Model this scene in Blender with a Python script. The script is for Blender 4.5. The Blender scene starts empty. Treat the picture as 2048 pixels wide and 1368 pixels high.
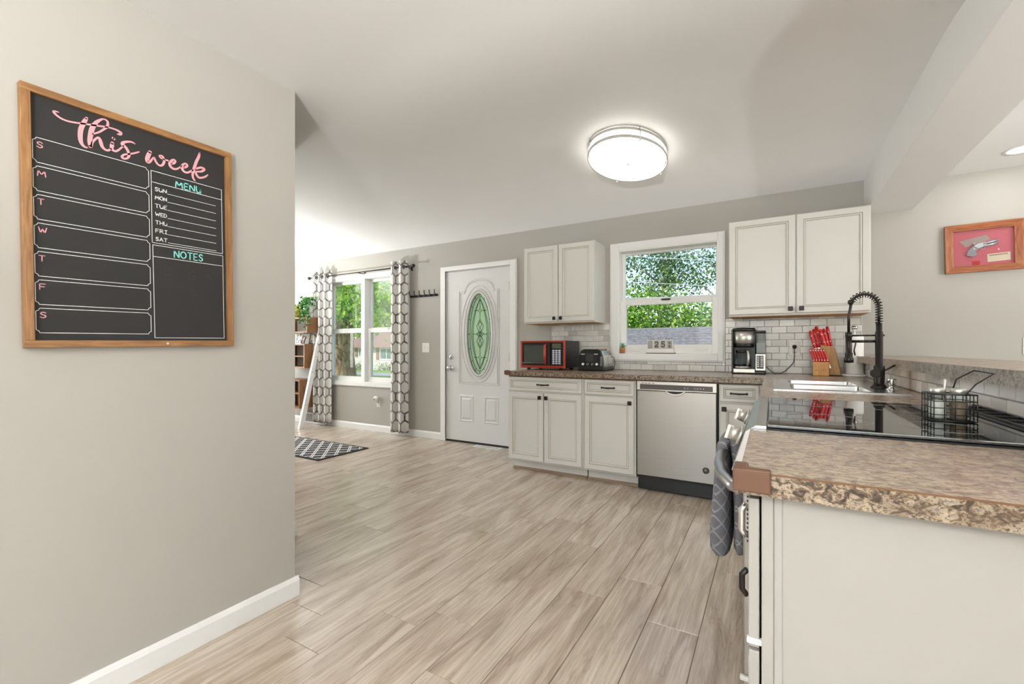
import bpy, math, random
import numpy as np
from mathutils import Vector, Matrix
C = bpy.context.scene.collection
SC = bpy.context.scene
R = math.radians
# ---------------------------------------------------------------- camera
cam = bpy.data.cameras.new('camera'); co = bpy.data.objects.new('camera', cam); C.objects.link(co)
co.location = (0, 0, 1.12); co.rotation_euler = (R(90), 0, 0.52597)
cam.sensor_width = 36; cam.lens = 894.7/2048*36; cam.shift_y = 13/2048; cam.clip_start = .02; cam.clip_end = 500
SC.camera = co
# ---------------------------------------------------------------- world, sun, exposure
w = bpy.data.worlds.new('sky'); SC.world = w; w.use_nodes = True
nt = w.node_tree; bg = nt.nodes['Background']
sky = nt.nodes.new('ShaderNodeTexSky'); sky.sky_type = 'NISHITA'; sky.sun_disc = False
sky.sun_elevation = R(48); sky.sun_rotation = R(150); sky.air_density = 1.0; sky.dust_density = .6; sky.ozone_density = 1.5
nt.links.new(sky.outputs[0], bg.inputs[0]); bg.inputs[1].default_value = .155
sun = bpy.data.lights.new('sun', 'SUN'); sun.energy = 3.2; sun.angle = R(.6); sun.color = (1, .95, .86)
so = bpy.data.objects.new('sun', sun); C.objects.link(so)
so.rotation_euler = Vector((.45, .75, -.75)).to_track_quat('-Z', 'Y').to_euler()
def area(name, loc, direc, sx, sy, power, col=(.95, .98, 1)):
    l = bpy.data.lights.new(name, 'AREA'); l.shape = 'RECTANGLE'; l.size = sx; l.size_y = sy; l.energy = power; l.color = col
    o = bpy.data.objects.new(name, l); C.objects.link(o); o.location = loc
    o.rotation_euler = Vector(direc).to_track_quat('-Z', 'Y').to_euler(); return o
area('rear_fill_panel', (-.4, -3.05, 1.25), (0, 1, 0), 2.3, 2.0, 22, (.95, .98, 1))  # unseen fill panel added behind the camera to brighten the room
area('living_fill_panel', (-8.2, 3.0, 1.4), (1, 0, 0), 2.2, 1.5, 60, (.95, .98, 1))  # unseen fill panel added for the living room
area('dining_fill_panel', (4.45, 1.6, 1.4), (-1, 0, 0), 2.2, 1.5, 45, (.95, .98, 1))  # unseen fill panel added for the dining side
SC.view_settings.view_transform = 'Standard'; SC.view_settings.look = 'None'
SC.view_settings.gamma = 1; SC.view_settings.use_curve_mapping = False; SC.view_settings.exposure = 0.88
# ---------------------------------------------------------------- material helpers
def lin(h):
    if isinstance(h, str):
        h = h.lstrip('#'); c = [int(h[i:i+2], 16)/255 for i in (0, 2, 4)]
    else: c = h
    return tuple(x/12.92 if x <= .04045 else ((x+.055)/1.055)**2.4 for x in c)+(1,)
class Nt:
    def __init__(s, name):
        s.m = bpy.data.materials.new(name); s.m.use_nodes = True; s.t = s.m.node_tree
        s.b = s.t.nodes['Principled BSDF']; s.out = s.t.nodes['Material Output']
    def n(s, typ, **k):
        x = s.t.nodes.new(typ)
        for a, v in k.items(): setattr(x, a, v)
        return x
    def l(s, a, b): s.t.links.new(a, b)
    def put(s, sock, v):
        if hasattr(v, 'is_output'): s.l(v, sock)
        else: sock.default_value = v
    def ma(s, op, a, b=None, c=None):
        x = s.n('ShaderNodeMath', operation=op); s.put(x.inputs[0], a)
        if b is not None: s.put(x.inputs[1], b)
        if c is not None: s.put(x.inputs[2], c)
        return x.outputs[0]
    def coord(s, kind='Object', scale=(1, 1, 1), rand=0, loc=(0, 0, 0), rot=(0, 0, 0)):
        tc = s.n('ShaderNodeTexCoord'); mp = s.n('ShaderNodeMapping')
        mp.inputs['Scale'].default_value = scale; mp.inputs['Location'].default_value = loc; mp.inputs['Rotation'].default_value = rot
        src = tc.outputs[kind]
        if rand:
            oi = s.n('ShaderNodeObjectInfo'); v = s.n('ShaderNodeVectorMath', operation='ADD'); cm = s.n('ShaderNodeCombineXYZ')
            r = s.ma('MULTIPLY', oi.outputs['Random'], rand)
            for i in range(3): s.l(r, cm.inputs[i])
            s.l(src, v.inputs[0]); s.l(cm.outputs[0], v.inputs[1]); src = v.outputs[0]
        s.l(src, mp.inputs[0]); return mp.outputs[0]
    def noise(s, vec, scale=5, detail=4, rough=.55, dist=0):
        x = s.n('ShaderNodeTexNoise'); s.l(vec, x.inputs['Vector'])
        x.inputs['Scale'].default_value = scale; x.inputs['Detail'].default_value = detail
        x.inputs['Roughness'].default_value = rough; x.inputs['Distortion'].default_value = dist
        return x.outputs['Fac']
    def ramp(s, fac, stops, interp='LINEAR'):
        x = s.n('ShaderNodeValToRGB'); s.put(x.inputs[0], fac); cr = x.color_ramp; cr.interpolation = interp
        while len(cr.elements) < len(stops): cr.elements.new(.5)
        for e, (p, c) in zip(cr.elements, stops): e.position = p; e.color = lin(c) if isinstance(c, str) else c
        return x.outputs[0]
    def mix(s, f, a, b, mode='MIX'):
        x = s.n('ShaderNodeMix', data_type='RGBA', blend_type=mode); s.put(x.inputs[0], f)
        s.put(x.inputs[6], lin(a) if isinstance(a, str) else a); s.put(x.inputs[7], lin(b) if isinstance(b, str) else b); return x.outputs[2]
    def bump(s, h, strength=.2, dist=.01):
        x = s.n('ShaderNodeBump'); x.inputs['Strength'].default_value = strength; x.inputs['Distance'].default_value = dist
        s.l(h, x.inputs['Height']); s.l(x.outputs[0], s.b.inputs['Normal'])
    def set(s, col=None, rough=.5, metal=0, **k):
        if col is not None: s.put(s.b.inputs['Base Color'], lin(col) if isinstance(col, str) else col)
        s.put(s.b.inputs['Roughness'], rough); s.b.inputs['Metallic'].default_value = metal
        for a, v in k.items(): s.put(s.b.inputs[a.replace('_', ' ')], v)
        return s.m
def _noop(): pass
def plain(name, col, rough=.5, metal=0, var=.04, scale=9, bump=0, **k):
    n = Nt(name); v = n.coord(); f = n.noise(v, scale, 3)
    c = lin(col); lo = tuple(x*(1-var) for x in c[:3])+(1,); hi = tuple(min(1, x*(1+var)) for x in c[:3])+(1,)
    if bump: n.bump(n.noise(v, scale*12, 3), bump, .002)
    return n.set(n.mix(f, lo, hi), rough, metal, **k)
# walls / plaster
def plaster(name, col, bump=.06):
    n = Nt(name); v = n.coord(); c = lin(col)
    a = n.noise(v, .9, 3); b = n.noise(v, 160, 2)
    lo = tuple(x*.965 for x in c[:3])+(1,); hi = tuple(x*1.03 for x in c[:3])+(1,)
    n.bump(b, bump, .001); return n.set(n.mix(a, lo, hi), .62)
M_wall = plaster('wall_paint', '#aba79e'); M_ceil = plaster('ceiling_paint', '#dcdbd8', .1)
M_white = plain('white_trim', '#e6e5e2', .32, var=.02); M_cab = plain('cabinet_paint', '#cbc8c0', .35, var=.02)
M_door = plain('door_paint', '#d8d7d5', .35, var=.015)
M_glaze = plain('brown_glaze_line', '#8d8371', .5); M_cabin = plain('cabinet_inside_oak', '#b98a55', .6, var=.15)
M_vinyl = plain('white_vinyl', '#eceae6', .3, var=.01)
M_black = plain('black_plastic', '#161616', .35); M_blackm = plain('black_matte', '#1b1a19', .6)
M_bronze = plain('dark_bronze', '#2a2523', .38, .6, var=.2); M_gun = plain('gunmetal_black', '#35312f', .33, .75, var=.15)
M_chrome = plain('chrome', '#d8d8d8', .12, 1); M_nickel = plain('brushed_nickel', '#c9c5bd', .38, .85)
M_red = plain('red_metallic', '#a33622', .35, .35, var=.1); M_redh = plain('red_plastic', '#c8171a', .28, var=.1)
M_pin = plain('steel_pin', '#f2f2f0', .3)
M_band = plain('satin_nickel_band', '#b9b6af', .4, .35); M_grout = plain('grout', '#b3aea4', .8); M_wplas = plain('white_plastic', '#e9e6e0', .4)
def steel(name, col='#b6b2ab', ax=(2, 2, 160), rough=.3, va=.16):
    n = Nt(name); v = n.coord(scale=ax); f = n.noise(v, 3, 3)
    r = n.ma('MULTIPLY_ADD', f, va, rough-va*.4); c = lin(col)
    return n.set(n.mix(f, tuple(x*.9 for x in c[:3])+(1,), tuple(min(1, x*1.1) for x in c[:3])+(1,)), r, 1)
M_steel = steel('brushed_steel', '#a19d97', (2, 2, 200), .30); M_steelh = steel('brushed_steel_top', '#b5b4b2', (1, 1, 1), .3, .01)
M_steelv = steel('brushed_steel_shiny', '#c6c3bf', (8, 8, 1), .22, .03)
def wood(name, cols, axis=2, scale=1, rough=.45, rand=20, knots=False):
    n = Nt(name); sc = [9*scale]*3; sc[axis] = .9*scale; v = n.coord(scale=tuple(sc), rand=rand)
    f = n.noise(v, 3, 6, .6, 1.2); sf = [90*scale]*3; sf[axis] = 4*scale; g = n.noise(n.coord(scale=tuple(sf), rand=rand), 2, 3)
    c = n.ramp(f, [(.3, cols[0]), (.5, cols[1]), (.7, cols[2])]); c = n.mix(n.ma('MULTIPLY', g, .35), c, cols[0])
    n.bump(g, .12, .001); return n.set(c, rough)
M_frame_y = wood('pine_frame_y', ('#6f4c2a', '#96693a', '#ad814c'), 1, 2); M_frame_z = wood('pine_frame_z', ('#6f4c2a', '#96693a', '#ad814c'), 2, 2)
M_pic_x = wood('knotty_pine_x', ('#70371a', '#9a5730', '#b47848'), 0, 2, .35); M_pic_z = wood('knotty_pine_z', ('#70371a', '#9a5730', '#b47848'), 2, 2, .35)
M_block = wood('acacia_block', ('#a8702c', '#c88c40', '#d9a355'), 2, 2, .35); M_block2 = wood('acacia_block_side', ('#7c5426', '#a47634', '#bb8f4c'), 2, 2, .4)
M_shelf = wood('walnut_shelf', ('#6d4a2c', '#916641', '#a87c52'), 2, 1.5, .5); M_qround = wood('quarter_round_wood', ('#7a6450', '#937a62', '#a58c73'), 0, 1, .5)
def floor_mat():
    n = Nt('laminate_oak_planks'); v = n.coord(scale=(9, 1.1, 1), rand=37)
    a = n.noise(v, 1.0, 5, .6, 1.4); v2 = n.coord(scale=(70, 2.6, 1), rand=37); b = n.noise(v2, 1.5, 4, .6, .3)
    v3 = n.coord(scale=(5, .55, 1), rand=61); c = n.noise(v3, 1.6, 3, .5, 2.6)
    oi = n.n('ShaderNodeObjectInfo')
    col = n.ramp(a, [(.28, '#9c8b7a'), (.43, '#b9a897'), (.56, '#cbbcab'), (.75, '#d6cabc')])
    # cathedral streaks
    st = n.ma('ABSOLUTE', n.ma('SUBTRACT', n.ma('FRACT', n.ma('MULTIPLY', c, 7.0)), .5))
    stf = n.ramp(st, [(.0, (1, 1, 1, 1)), (.16, (0, 0, 0, 1))]); stm = n.ramp(a, [(.36, (1, 1, 1, 1)), (.56, (0, 0, 0, 1))])
    col = n.mix(n.ma('MULTIPLY', n.ma('MULTIPLY', stf, stm), .5), col, '#6f5a47')
    col = n.mix(n.ma('MULTIPLY', n.ramp(b, [(.42, (1, 1, 1, 1)), (.62, (0, 0, 0, 1))]), .34), col, '#83705d')
    col = n.mix(n.ma('MULTIPLY', oi.outputs['Random'], .22), col, '#aa9988')
    n.bump(b, .05, .001); r = n.ma('MULTIPLY_ADD', b, .10, .17)
    return n.set(col, r, Specular_IOR_Level=.75)
M_floor = floor_mat(); M_gap = plain('plank_joint', '#5d4a3b', .7)
def granite(name, stretch=(1, 1, 1), stops=None, contrast=1, rough=.28, s=1.0):
    n = Nt(name); v = n.coord(scale=stretch)
    a = n.noise(v, 34*s, 6, .62, 1.2); b = n.noise(v, 120*s, 3, .6); c = n.noise(v, 9*s, 4, .6, .8)
    col = n.ramp(a, stops)
    col = n.mix(n.ramp(b, [(.54, (0, 0, 0, 1)), (.66, (contrast, contrast, contrast, 1))]), col, '#3d3028')
    col = n.mix(n.ramp(c, [(.5, (0, 0, 0, 1)), (.68, (.45*contrast,)*3+(1,))]), col, '#5a4a3c')
    return n.set(col, rough, 0, Specular_IOR_Level=.5)
M_gtop = granite('laminate_granite_glare_top', (.75, 1.1, 1), [(.3, '#655750'), (.42, '#887668'), (.52, '#a28e7a'), (.62, '#b09f8d'), (.75, '#938983')], .5, .25, 1.5)  # reflection glare put into the top as a paler colour
M_gedge = granite('laminate_granite_edge', (1, 1, 1.3), [(.33, '#1f1a17'), (.42, '#4a3c31'), (.49, '#7a6854'), (.56, '#a6957f'), (.63, '#8e857c'), (.72, '#5f5044')], 1.0, .3, 1.9)
M_gbar = granite('laminate_granite_bluelit_bar', (1, 1, 1), [(.3, '#4e4a48'), (.42, '#7d7872'), (.52, '#a19a90'), (.62, '#b9ae9e'), (.75, '#8d9196')], .6, .3, 1.6)  # blue-grey cast of window light put into the bar edge colour
M_seam = plain('laminate_seam_brown', '#6b4a2c', .5)
def tile_mat():
    n = Nt('marbled_subway_tile'); oi = n.n('ShaderNodeObjectInfo'); v = n.coord(scale=(8, 8, 14), rand=50)
    f = n.noise(v, 1.6, 4, .6, 1.5)
    base = n.ramp(oi.outputs['Random'], [(0, '#aaa59d'), (.3, '#bcb7af'), (.6, '#cdc9c1'), (1, '#dad6cf')])
    col = n.mix(n.ma('MULTIPLY', f, .5), base, '#e0ddd6')
    n.bump(f, .15, .004); return n.set(col, .12, Specular_IOR_Level=.6)
M_tile = tile_mat()
def glass_pane(name, tint=(1, 1, 1, 1)):
    n = Nt(name); tr = n.n('ShaderNodeBsdfTransparent'); tr.inputs[0].default_value = tint
    gl = n.n('ShaderNodeBsdfGlossy'); gl.inputs['Roughness'].default_value = .02
    fr = n.n('ShaderNodeFresnel'); fr.inputs[0].default_value = 1.45; mx = n.n('ShaderNodeMixShader')
    n.l(n.ma('MULTIPLY', fr.outputs[0], .35), mx.inputs[0]); n.l(tr.outputs[0], mx.inputs[1]); n.l(gl.outputs[0], mx.inputs[2]); n.l(mx.outputs[0], n.out.inputs[0]); return n.m
M_pane = glass_pane('window_glass'); M_jar = glass_pane('jar_glass', (.86, .9, .9, 1)); M_tank = glass_pane('tank_plastic', (.72, .74, .74, 1))
def emis(name, col, s):
    n = Nt(name); return n.set(col, .4, Emission_Color=lin(col), Emission_Strength=s)
M_lamp = emis('lit_diffuser', '#fbf8f2', 3.3); M_can = emis('lit_can', '#fbfbfb', 30)
M_paint = {k: plain('print_'+k, v, .6) for k, v in dict(white='#e8e6e2', pink='#dc9aa0', teal='#86dcd2', dark='#3a3a3a', black='#181818', red='#b02020', tan='#c9bda3').items()}
# ---------------------------------------------------------------- mesh builder
class MB:
    def __init__(s): s.v = []; s.f = []; s.mi = []; s.sm = []
    def add(s, vs, fs, mi=0, smooth=False):
        o = len(s.v); s.v += [tuple(x) for x in vs]
        for f in fs: s.f.append([i+o for i in f]); s.mi.append(mi); s.sm.append(smooth)
        return s
    def box(s, x0, x1, y0, y1, z0, z1, mi=0):
        v = [(x, y, z) for z in (z0, z1) for y in (y0, y1) for x in (x0, x1)]
        return s.add(v, [(0, 2, 3, 1), (4, 5, 7, 6), (0, 1, 5, 4), (2, 6, 7, 3), (0, 4, 6, 2), (1, 3, 7, 5)], mi)
    def obox(s, c, ax, ay, az, mi=0):     # oriented box: centre, half-vectors
        c, ax, ay, az = map(Vector, (c, ax, ay, az))
        v = [c+i*ax+j*ay+k*az for k in (-1, 1) for j in (-1, 1) for i in (-1, 1)]
        return s.add(v, [(0, 2, 3, 1), (4, 5, 7, 6), (0, 1, 5, 4), (2, 6, 7, 3), (0, 4, 6, 2), (1, 3, 7, 5)], mi)
    def tube(s, pts, r, n=8, mi=0, closed=False, cap=True, squash=None):
        P = [Vector(p) for p in pts]; m = len(P); rs = r if isinstance(r, (list, tuple)) else [r]*m
        o = len(s.v); up = None
        for i, p in enumerate(P):
            if closed: t = (P[(i+1) % m]-P[i-1])
            else: t = P[min(i+1, m-1)]-P[max(i-1, 0)]
            t.normalize()
            if up is None:
                up = Vector((0, 0, 1)) if abs(t.z) < .9 else Vector((1, 0, 0))
            a = (up-t*up.dot(t))
            if a.length < 1e-6: a = t.orthogonal()
            a.normalize(); b = t.cross(a); up = a
            for k in range(n):
                q = 2*math.pi*k/n; s.v.append(tuple(p+(a*math.cos(q)+b*math.sin(q))*rs[i]))
        for i in range(m if closed else m-1):
            j = (i+1) % m
            for k in range(n):
                s.f.append([o+i*n+k, o+i*n+(k+1) % n, o+j*n+(k+1) % n, o+j*n+k]); s.mi.append(mi); s.sm.append(True)
        if cap and not closed:
            s.f.append([o+k for k in range(n)][::-1]); s.mi.append(mi); s.sm.append(False)
            s.f.append([o+(m-1)*n+k for k in range(n)]); s.mi.append(mi); s.sm.append(False)
        return s
    def cyl(s, p0, p1, r0, r1=None, n=16, mi=0): return s.tube([p0, p1], [r0, r0 if r1 is None else r1], n, mi)
    def lathe(s, prof, c=(0, 0, 0), n=24, mi=0, ax='z', sx=1, sy=1, smooth=True):
        o = len(s.v); c = Vector(c)
        for r, h in prof:
            for k in range(n):
                q = 2*math.pi*k/n; a, b = r*math.cos(q)*sx, r*math.sin(q)*sy
                p = {'z': (a, b, h), 'y': (a, h, b), 'x': (h, a, b)}[ax]; s.v.append(tuple(c+Vector(p)))
        for i in range(len(prof)-1):
            for k in range(n):
                s.f.append([o+i*n+k, o+i*n+(k+1) % n, o+(i+1)*n+(k+1) % n, o+(i+1)*n+k]); s.mi.append(mi); s.sm.append(smooth)
        for e, rev in (() if prof[0] == prof[-1] else ((0, True), (len(prof)-1, False))):
            if prof[e][0] > 1e-5:
                f = [o+e*n+k for k in range(n)]; s.f.append(f[::-1] if rev else f); s.mi.append(mi); s.sm.append(False)
        return s
    def sphere(s, c, r, n=12, mi=0, sc=(1, 1, 1)):
        m = max(6, n//2+1); prof = [(max(1e-6, r*math.sin(math.pi*i/m)), -r*math.cos(math.pi*i/m)*sc[2]) for i in range(m+1)]
        return s.lathe(prof, c, n, mi, 'z', sc[0], sc[1])
    def prism(s, poly, lo, hi, plane='xz', mi=0, smooth=False):   # extrude a 2-D outline
        n = len(poly)
        def P(a, b, h): return {'xz': (a, h, b), 'xy': (a, b, h), 'yz': (h, a, b)}[plane]
        v = [P(a, b, lo) for a, b in poly]+[P(a, b, hi) for a, b in poly]; o = len(s.v); s.v += v
        for i in range(n):
            s.f.append([o+i, o+(i+1) % n, o+n+(i+1) % n, o+n+i]); s.mi.append(mi); s.sm.append(smooth)
        s.f.append([o+i for i in range(n)][::-1]); s.mi.append(mi); s.sm.append(False)
        s.f.append([o+n+i for i in range(n)]); s.mi.append(mi); s.sm.append(False); return s
    def panel(s, x0, x1, z0, z1, prof, yb, mats=None):
        """front-facing (-y) rectangle with stepped profile: prof = [(inset, y, mat of the ring up to it)]; yb = back y"""
        o = len(s.v); rings = [(0, yb, 0)]+list(prof)
        for i, y, _ in rings: s.v += [(x0+i, y, z0+i), (x1-i, y, z0+i), (x1-i, y, z1-i), (x0+i, y, z1-i)]
        for k in range(len(rings)-1):
            for j in range(4):
                a, b = o+k*4+j, o+k*4+(j+1) % 4; s.f.append([a, b, b+4, a+4]); s.mi.append(rings[k+1][2]); s.sm.append(False)
        e = o+(len(rings)-1)*4; s.f.append([e, e+1, e+2, e+3]); s.mi.append(0); s.sm.append(False)
        s.f.append([o+3, o+2, o+1, o]); s.mi.append(0); s.sm.append(False); return s
    def plate(s, xs, ys, hole, z0, z1, mt=0, me=0):
        nx, ny = len(xs)-1, len(ys)-1; ok = lambda i, j: 0 <= i < nx and 0 <= j < ny and (i, j) not in hole
        for i in range(nx):
            for j in range(ny):
                if not ok(i, j): continue
                a, b, c, d = xs[i], xs[i+1], ys[j], ys[j+1]
                s.add([(a, c, z1), (b, c, z1), (b, d, z1), (a, d, z1)], [(0, 1, 2, 3)], mt)
                s.add([(a, c, z0), (b, c, z0), (b, d, z0), (a, d, z0)], [(3, 2, 1, 0)], me)
                if not ok(i-1, j): s.add([(a, c, z0), (a, c, z1), (a, d, z1), (a, d, z0)], [(0, 1, 2, 3)], me)
                if not ok(i+1, j): s.add([(b, c, z0), (b, c, z1), (b, d, z1), (b, d, z0)], [(3, 2, 1, 0)], me)
                if not ok(i, j-1): s.add([(a, c, z0), (a, c, z1), (b, c, z1), (b, c, z0)], [(3, 2, 1, 0)], me)
                if not ok(i, j+1): s.add([(a, d, z0), (a, d, z1), (b, d, z1), (b, d, z0)], [(0, 1, 2, 3)], me)
        return s
    def stroke(s, pts, T, lift, mi=0, nseg=6):      # flat ribbon with round ends; pts=(u,v,w); T maps (u,v,h)->xyz
        P = [Vector((p[0], p[1])) for p in pts]; W = [p[2] for p in pts]
        if len(P) > 2:                                # Catmull-Rom smoothing
            Q = []; V = []
            for i in range(len(P)-1):
                a, b, c, d = P[max(i-1, 0)], P[i], P[i+1], P[min(i+2, len(P)-1)]
                for k in range(nseg):
                    t = k/nseg; Q.append(.5*((2*b)+(c-a)*t+(2*a-5*b+4*c-d)*t*t+(3*b-a-3*c+d)*t**3)); V.append(W[i]+(W[i+1]-W[i])*t)
            Q.append(P[-1]); V.append(W[-1]); P, W = Q, V
        L = []; Rr = []
        for i, p in enumerate(P):
            t = P[min(i+1, len(P)-1)]-P[max(i-1, 0)]
            if t.length < 1e-9: t = Vector((1, 0))
            t.normalize(); n = Vector((-t.y, t.x))*W[i]/2; L.append(p+n); Rr.append(p-n)
        o = len(s.v)
        for a, b in zip(L, Rr): s.v += [T(a.x, a.y, lift), T(b.x, b.y, lift)]
        for i in range(len(P)-1): s.f.append([o+2*i, o+2*i+1, o+2*i+3, o+2*i+2]); s.mi.append(mi); s.sm.append(False)
        for p, w in ((P[0], W[0]), (P[-1], W[-1])):
            o = len(s.v); s.v += [T(p.x+w/2*math.cos(q*math.pi/5), p.y+w/2*math.sin(q*math.pi/5), lift) for q in range(10)]
            s.f.append(list(range(o, o+10))); s.mi.append(mi); s.sm.append(False)
        return s
    def build(s, name, mats, parent=None, bevel=0, loc=None, rot=None, seg=2, fix=False, **props):
        me = bpy.data.meshes.new(name); me.from_pydata(s.v, [], s.f)
        for m in (mats if isinstance(mats, (list, tuple)) else [mats]): me.materials.append(m)
        me.polygons.foreach_set('material_index', s.mi); me.polygons.foreach_set('use_smooth', s.sm); me.update()
        o = bpy.data.objects.new(name, me); C.objects.link(o)
        if loc is not None: o.location = loc
        if rot is not None: o.rotation_euler = rot
        if parent is not None: o.parent = parent
        if fix:
            import bmesh
            b = bmesh.new(); b.from_mesh(me); bmesh.ops.recalc_face_normals(b, faces=b.faces); b.to_mesh(me); b.free()
        if bevel:
            md = o.modifiers.new('bevel', 'BEVEL'); md.width = bevel; md.segments = seg; md.limit_method = 'ANGLE'; md.angle_limit = R(40)
        for k, v in props.items(): o[k] = v
        return o
def root(name, label, cat, loc=(0, 0, 0), rz=0, group=None):
    o = bpy.data.objects.new(name, None); C.objects.link(o); o.location = loc; o.rotation_euler = (0, 0, rz); o.empty_display_size = .1
    o['label'] = label; o['category'] = cat
    if group: o['group'] = group
    return o
def tag(o, label, cat, group=None):
    o['label'] = label; o['category'] = cat
    if group: o['group'] = group
    return o
def st(o): o['kind'] = 'structure'; return o
def dup(r, loc, rot=None, label=None):
    c = r.copy(); C.objects.link(c); c.location = loc
    if rot is not None: c.rotation_euler = rot
    if label: c['label'] = label
    for ch in list(r.children):
        d = ch.copy(); C.objects.link(d); d.parent = c
        for g in ch.children:
            e = g.copy(); C.objects.link(e); e.parent = d
    return c
# tiny stroke font (unit height 1, width given)
F = {'A': [.7, [(0, 0), (.35, 1), (.7, 0)], [(.15, .35), (.55, .35)]], 'B': [.6, [(0, 0), (0, 1), (.4, 1), (.5, .8), (.4, .55), (0, .52)], [(.4, .55), (.58, .3), (.45, 0), (0, 0)]],
 'C': [.6, [(.6, .85), (.35, 1), (.05, .7), (.05, .3), (.35, 0), (.6, .15)]], 'D': [.6, [(0, 0), (0, 1), (.35, .95), (.6, .5), (.35, .05), (0, 0)]],
 'E': [.5, [(.5, 1), (0, 1), (0, 0), (.5, 0)], [(0, .5), (.4, .5)]], 'F': [.5, [(.5, 1), (0, 1), (0, 0)], [(0, .5), (.4, .5)]],
 'H': [.6, [(0, 0), (0, 1)], [(.6, 0), (.6, 1)], [(0, .5), (.6, .5)]], 'I': [.4, [(.2, 0), (.2, 1)], [(0, 1), (.4, 1)], [(0, 0), (.4, 0)]],
 'L': [.5, [(0, 1), (0, 0), (.5, 0)]], 'M': [.9, [(0, 0), (.1, 1), (.45, .3), (.8, 1), (.9, 0)]], 'N': [.65, [(0, 0), (0, 1), (.65, 0), (.65, 1)]],
 'O': [.75, [(.37, 0), (.03, .3), (.05, .75), (.37, 1), (.7, .75), (.72, .3), (.37, 0)]], 'P': [.55, [(0, 0), (0, 1), (.4, 1), (.55, .75), (.4, .5), (0, .5)]],
 'R': [.6, [(0, 0), (0, 1), (.45, .95), (.5, .65), (.05, .45)], [(.15, .45), (.6, 0)]], 'S': [.55, [(.52, .85), (.3, 1), (.05, .82), (.15, .58), (.42, .45), (.52, .2), (.25, 0), (.0, .15)]],
 'T': [.65, [(0, 1), (.65, 1)], [(.32, 1), (.32, 0)]], 'U': [.6, [(0, 1), (.03, .3), (.25, 0), (.52, .25), (.6, 1)], [(.6, 1), (.6, 0)]], 'W': [.9, [(0, 1), (.22, 0), (.45, .75), (.68, 0), (.9, 1)]],
 '2': [.6, [(.03, .75), (.25, 1), (.55, .8), (.45, .5), (0, .03)], [(0, .03), (.6, .03)]], '5': [.6, [(.55, 1), (.1, 1), (.05, .55)], [(.05, .55), (.35, .62), (.58, .33), (.3, 0), (0, .15)]],
 'J': [.45, [(.4, 1), (.4, .2), (.2, 0), (0, .2)]], 'Y': [.6, [(0, 1), (.3, .5), (.6, 1)], [(.3, .5), (.3, 0)]], 'V': [.6, [(0, 1), (.3, 0), (.6, 1)]], 'K': [.55, [(0, 0), (0, 1)], [(.5, 1), (0, .45), (.55, 0)]], 'G': [.65, [(.6, .85), (.35, 1), (.05, .7), (.05, .3), (.35, 0), (.62, .2), (.62, .5)], [(.62, .5), (.35, .5)]]}
STRAIGHT = set('AEFHIKLMNTVWYDPBRJ')
def text(mb, txt, u, v, hgt, T, lift, wpen, width=None, gap=.22, mi=0, slope=0):
    tot = sum((F[c][0] if c in F else .4)+gap for c in txt)-gap; sx = hgt if width is None else width/tot
    x = u
    for c in txt:
        if c in F:
            for s_ in F[c][1:]:
                pts = [(x+a*sx, v+b*hgt+slope*(x-u), wpen) for a, b in s_]
                if c in STRAIGHT:
                    for p, q in zip(pts, pts[1:]): mb.stroke([p, q], T, lift, mi)
                else: mb.stroke(pts, T, lift, mi, 4)
        x += ((F[c][0] if c in F else .4)+gap)*sx
# ================================================================ the room shell
D = 4.32
def ring(mb, x0, x1, z0, z1, wl, wr, wb, wt, y0, y1, mi=0):
    mb.box(x0, x0+wl, y0, y1, z0, z1, mi); mb.box(x1-wr, x1, y0, y1, z0, z1, mi)
    mb.box(x0+wl, x1-wr, y0, y1, z0, z0+wb, mi); mb.box(x0+wl, x1-wr, y0, y1, z1-wt, z1, mi); return mb
def wallplate(a, b, hole, lo, hi, axis='y'):
    mb = MB(); mb.plate(a, b, hole, lo, hi)
    mb.v = [(p[0], p[2], p[1]) if axis == 'y' else (p[2], p[0], p[1]) for p in mb.v]; return mb
wall_back = st(wallplate([-8.1, -5.66, -4.09, -3.44, -2.52, -1.30, -.405, 4.5], [-.01, .64, 1.063, 2.055, 2.07, 2.10, 2.75],
    {(1, 1), (1, 2), (1, 3), (1, 4), (3, 0), (3, 1), (3, 2), (5, 2), (5, 3)}, D, D+.14).build('wall_back', M_wall, fix=True))
st(wallplate([-3.0, 2.0, 4.0, 4.47], [-.01, .7, 2.1, 2.75], {(1, 1)}, -8.1, -7.98, 'x').build('wall_living', M_wall, fix=True))  # openings in this and the next two walls are added for the fill panels
st(wallplate([-8.1, -1.6, .8, 4.5], [-.01, .22, 2.25, 2.75], {(1, 1)}, -3.0, -2.88).build('wall_front', M_wall, fix=True))
st(wallplate([-3.0, .4, 2.8, 4.47], [-.01, .6, 2.1, 2.75], {(1, 1)}, 4.3, 4.42, 'x').build('wall_right', M_wall, fix=True))
st(MB().box(-2.0, -1.872, -2.88, 1.262, 0, 2.30).build('wall_left', M_wall))
st(MB().box(-7.98, -2.475, 1.54, 1.66, 0, 2.40).build('wall_divider', M_wall))
cb = MB(); cpts = [(-3.0, 2.285)]+[(1.38+k*.1, 2.285+.125*(.5-.5*math.cos(math.pi*k/12))) for k in range(13)]+[(4.46, 2.41)]
for (a, za), (b, zb) in zip(cpts, cpts[1:]): cb.add([(-8.1, a, za), (.62, a, za), (.62, b, zb), (-8.1, b, zb)], [(0, 1, 2, 3)], 0, True)
cb.add([(-8.1, -3, 2.285), (.62, -3, 2.285), (-8.1, 4.46, 2.41), (.62, 4.46, 2.41), (-8.1, -3, 2.72), (.62, -3, 2.72), (-8.1, 4.46, 2.72), (.62, 4.46, 2.72)], [(4, 5, 7, 6), (0, 1, 5, 4), (2, 6, 7, 3)])
import bmesh as _bm
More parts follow.
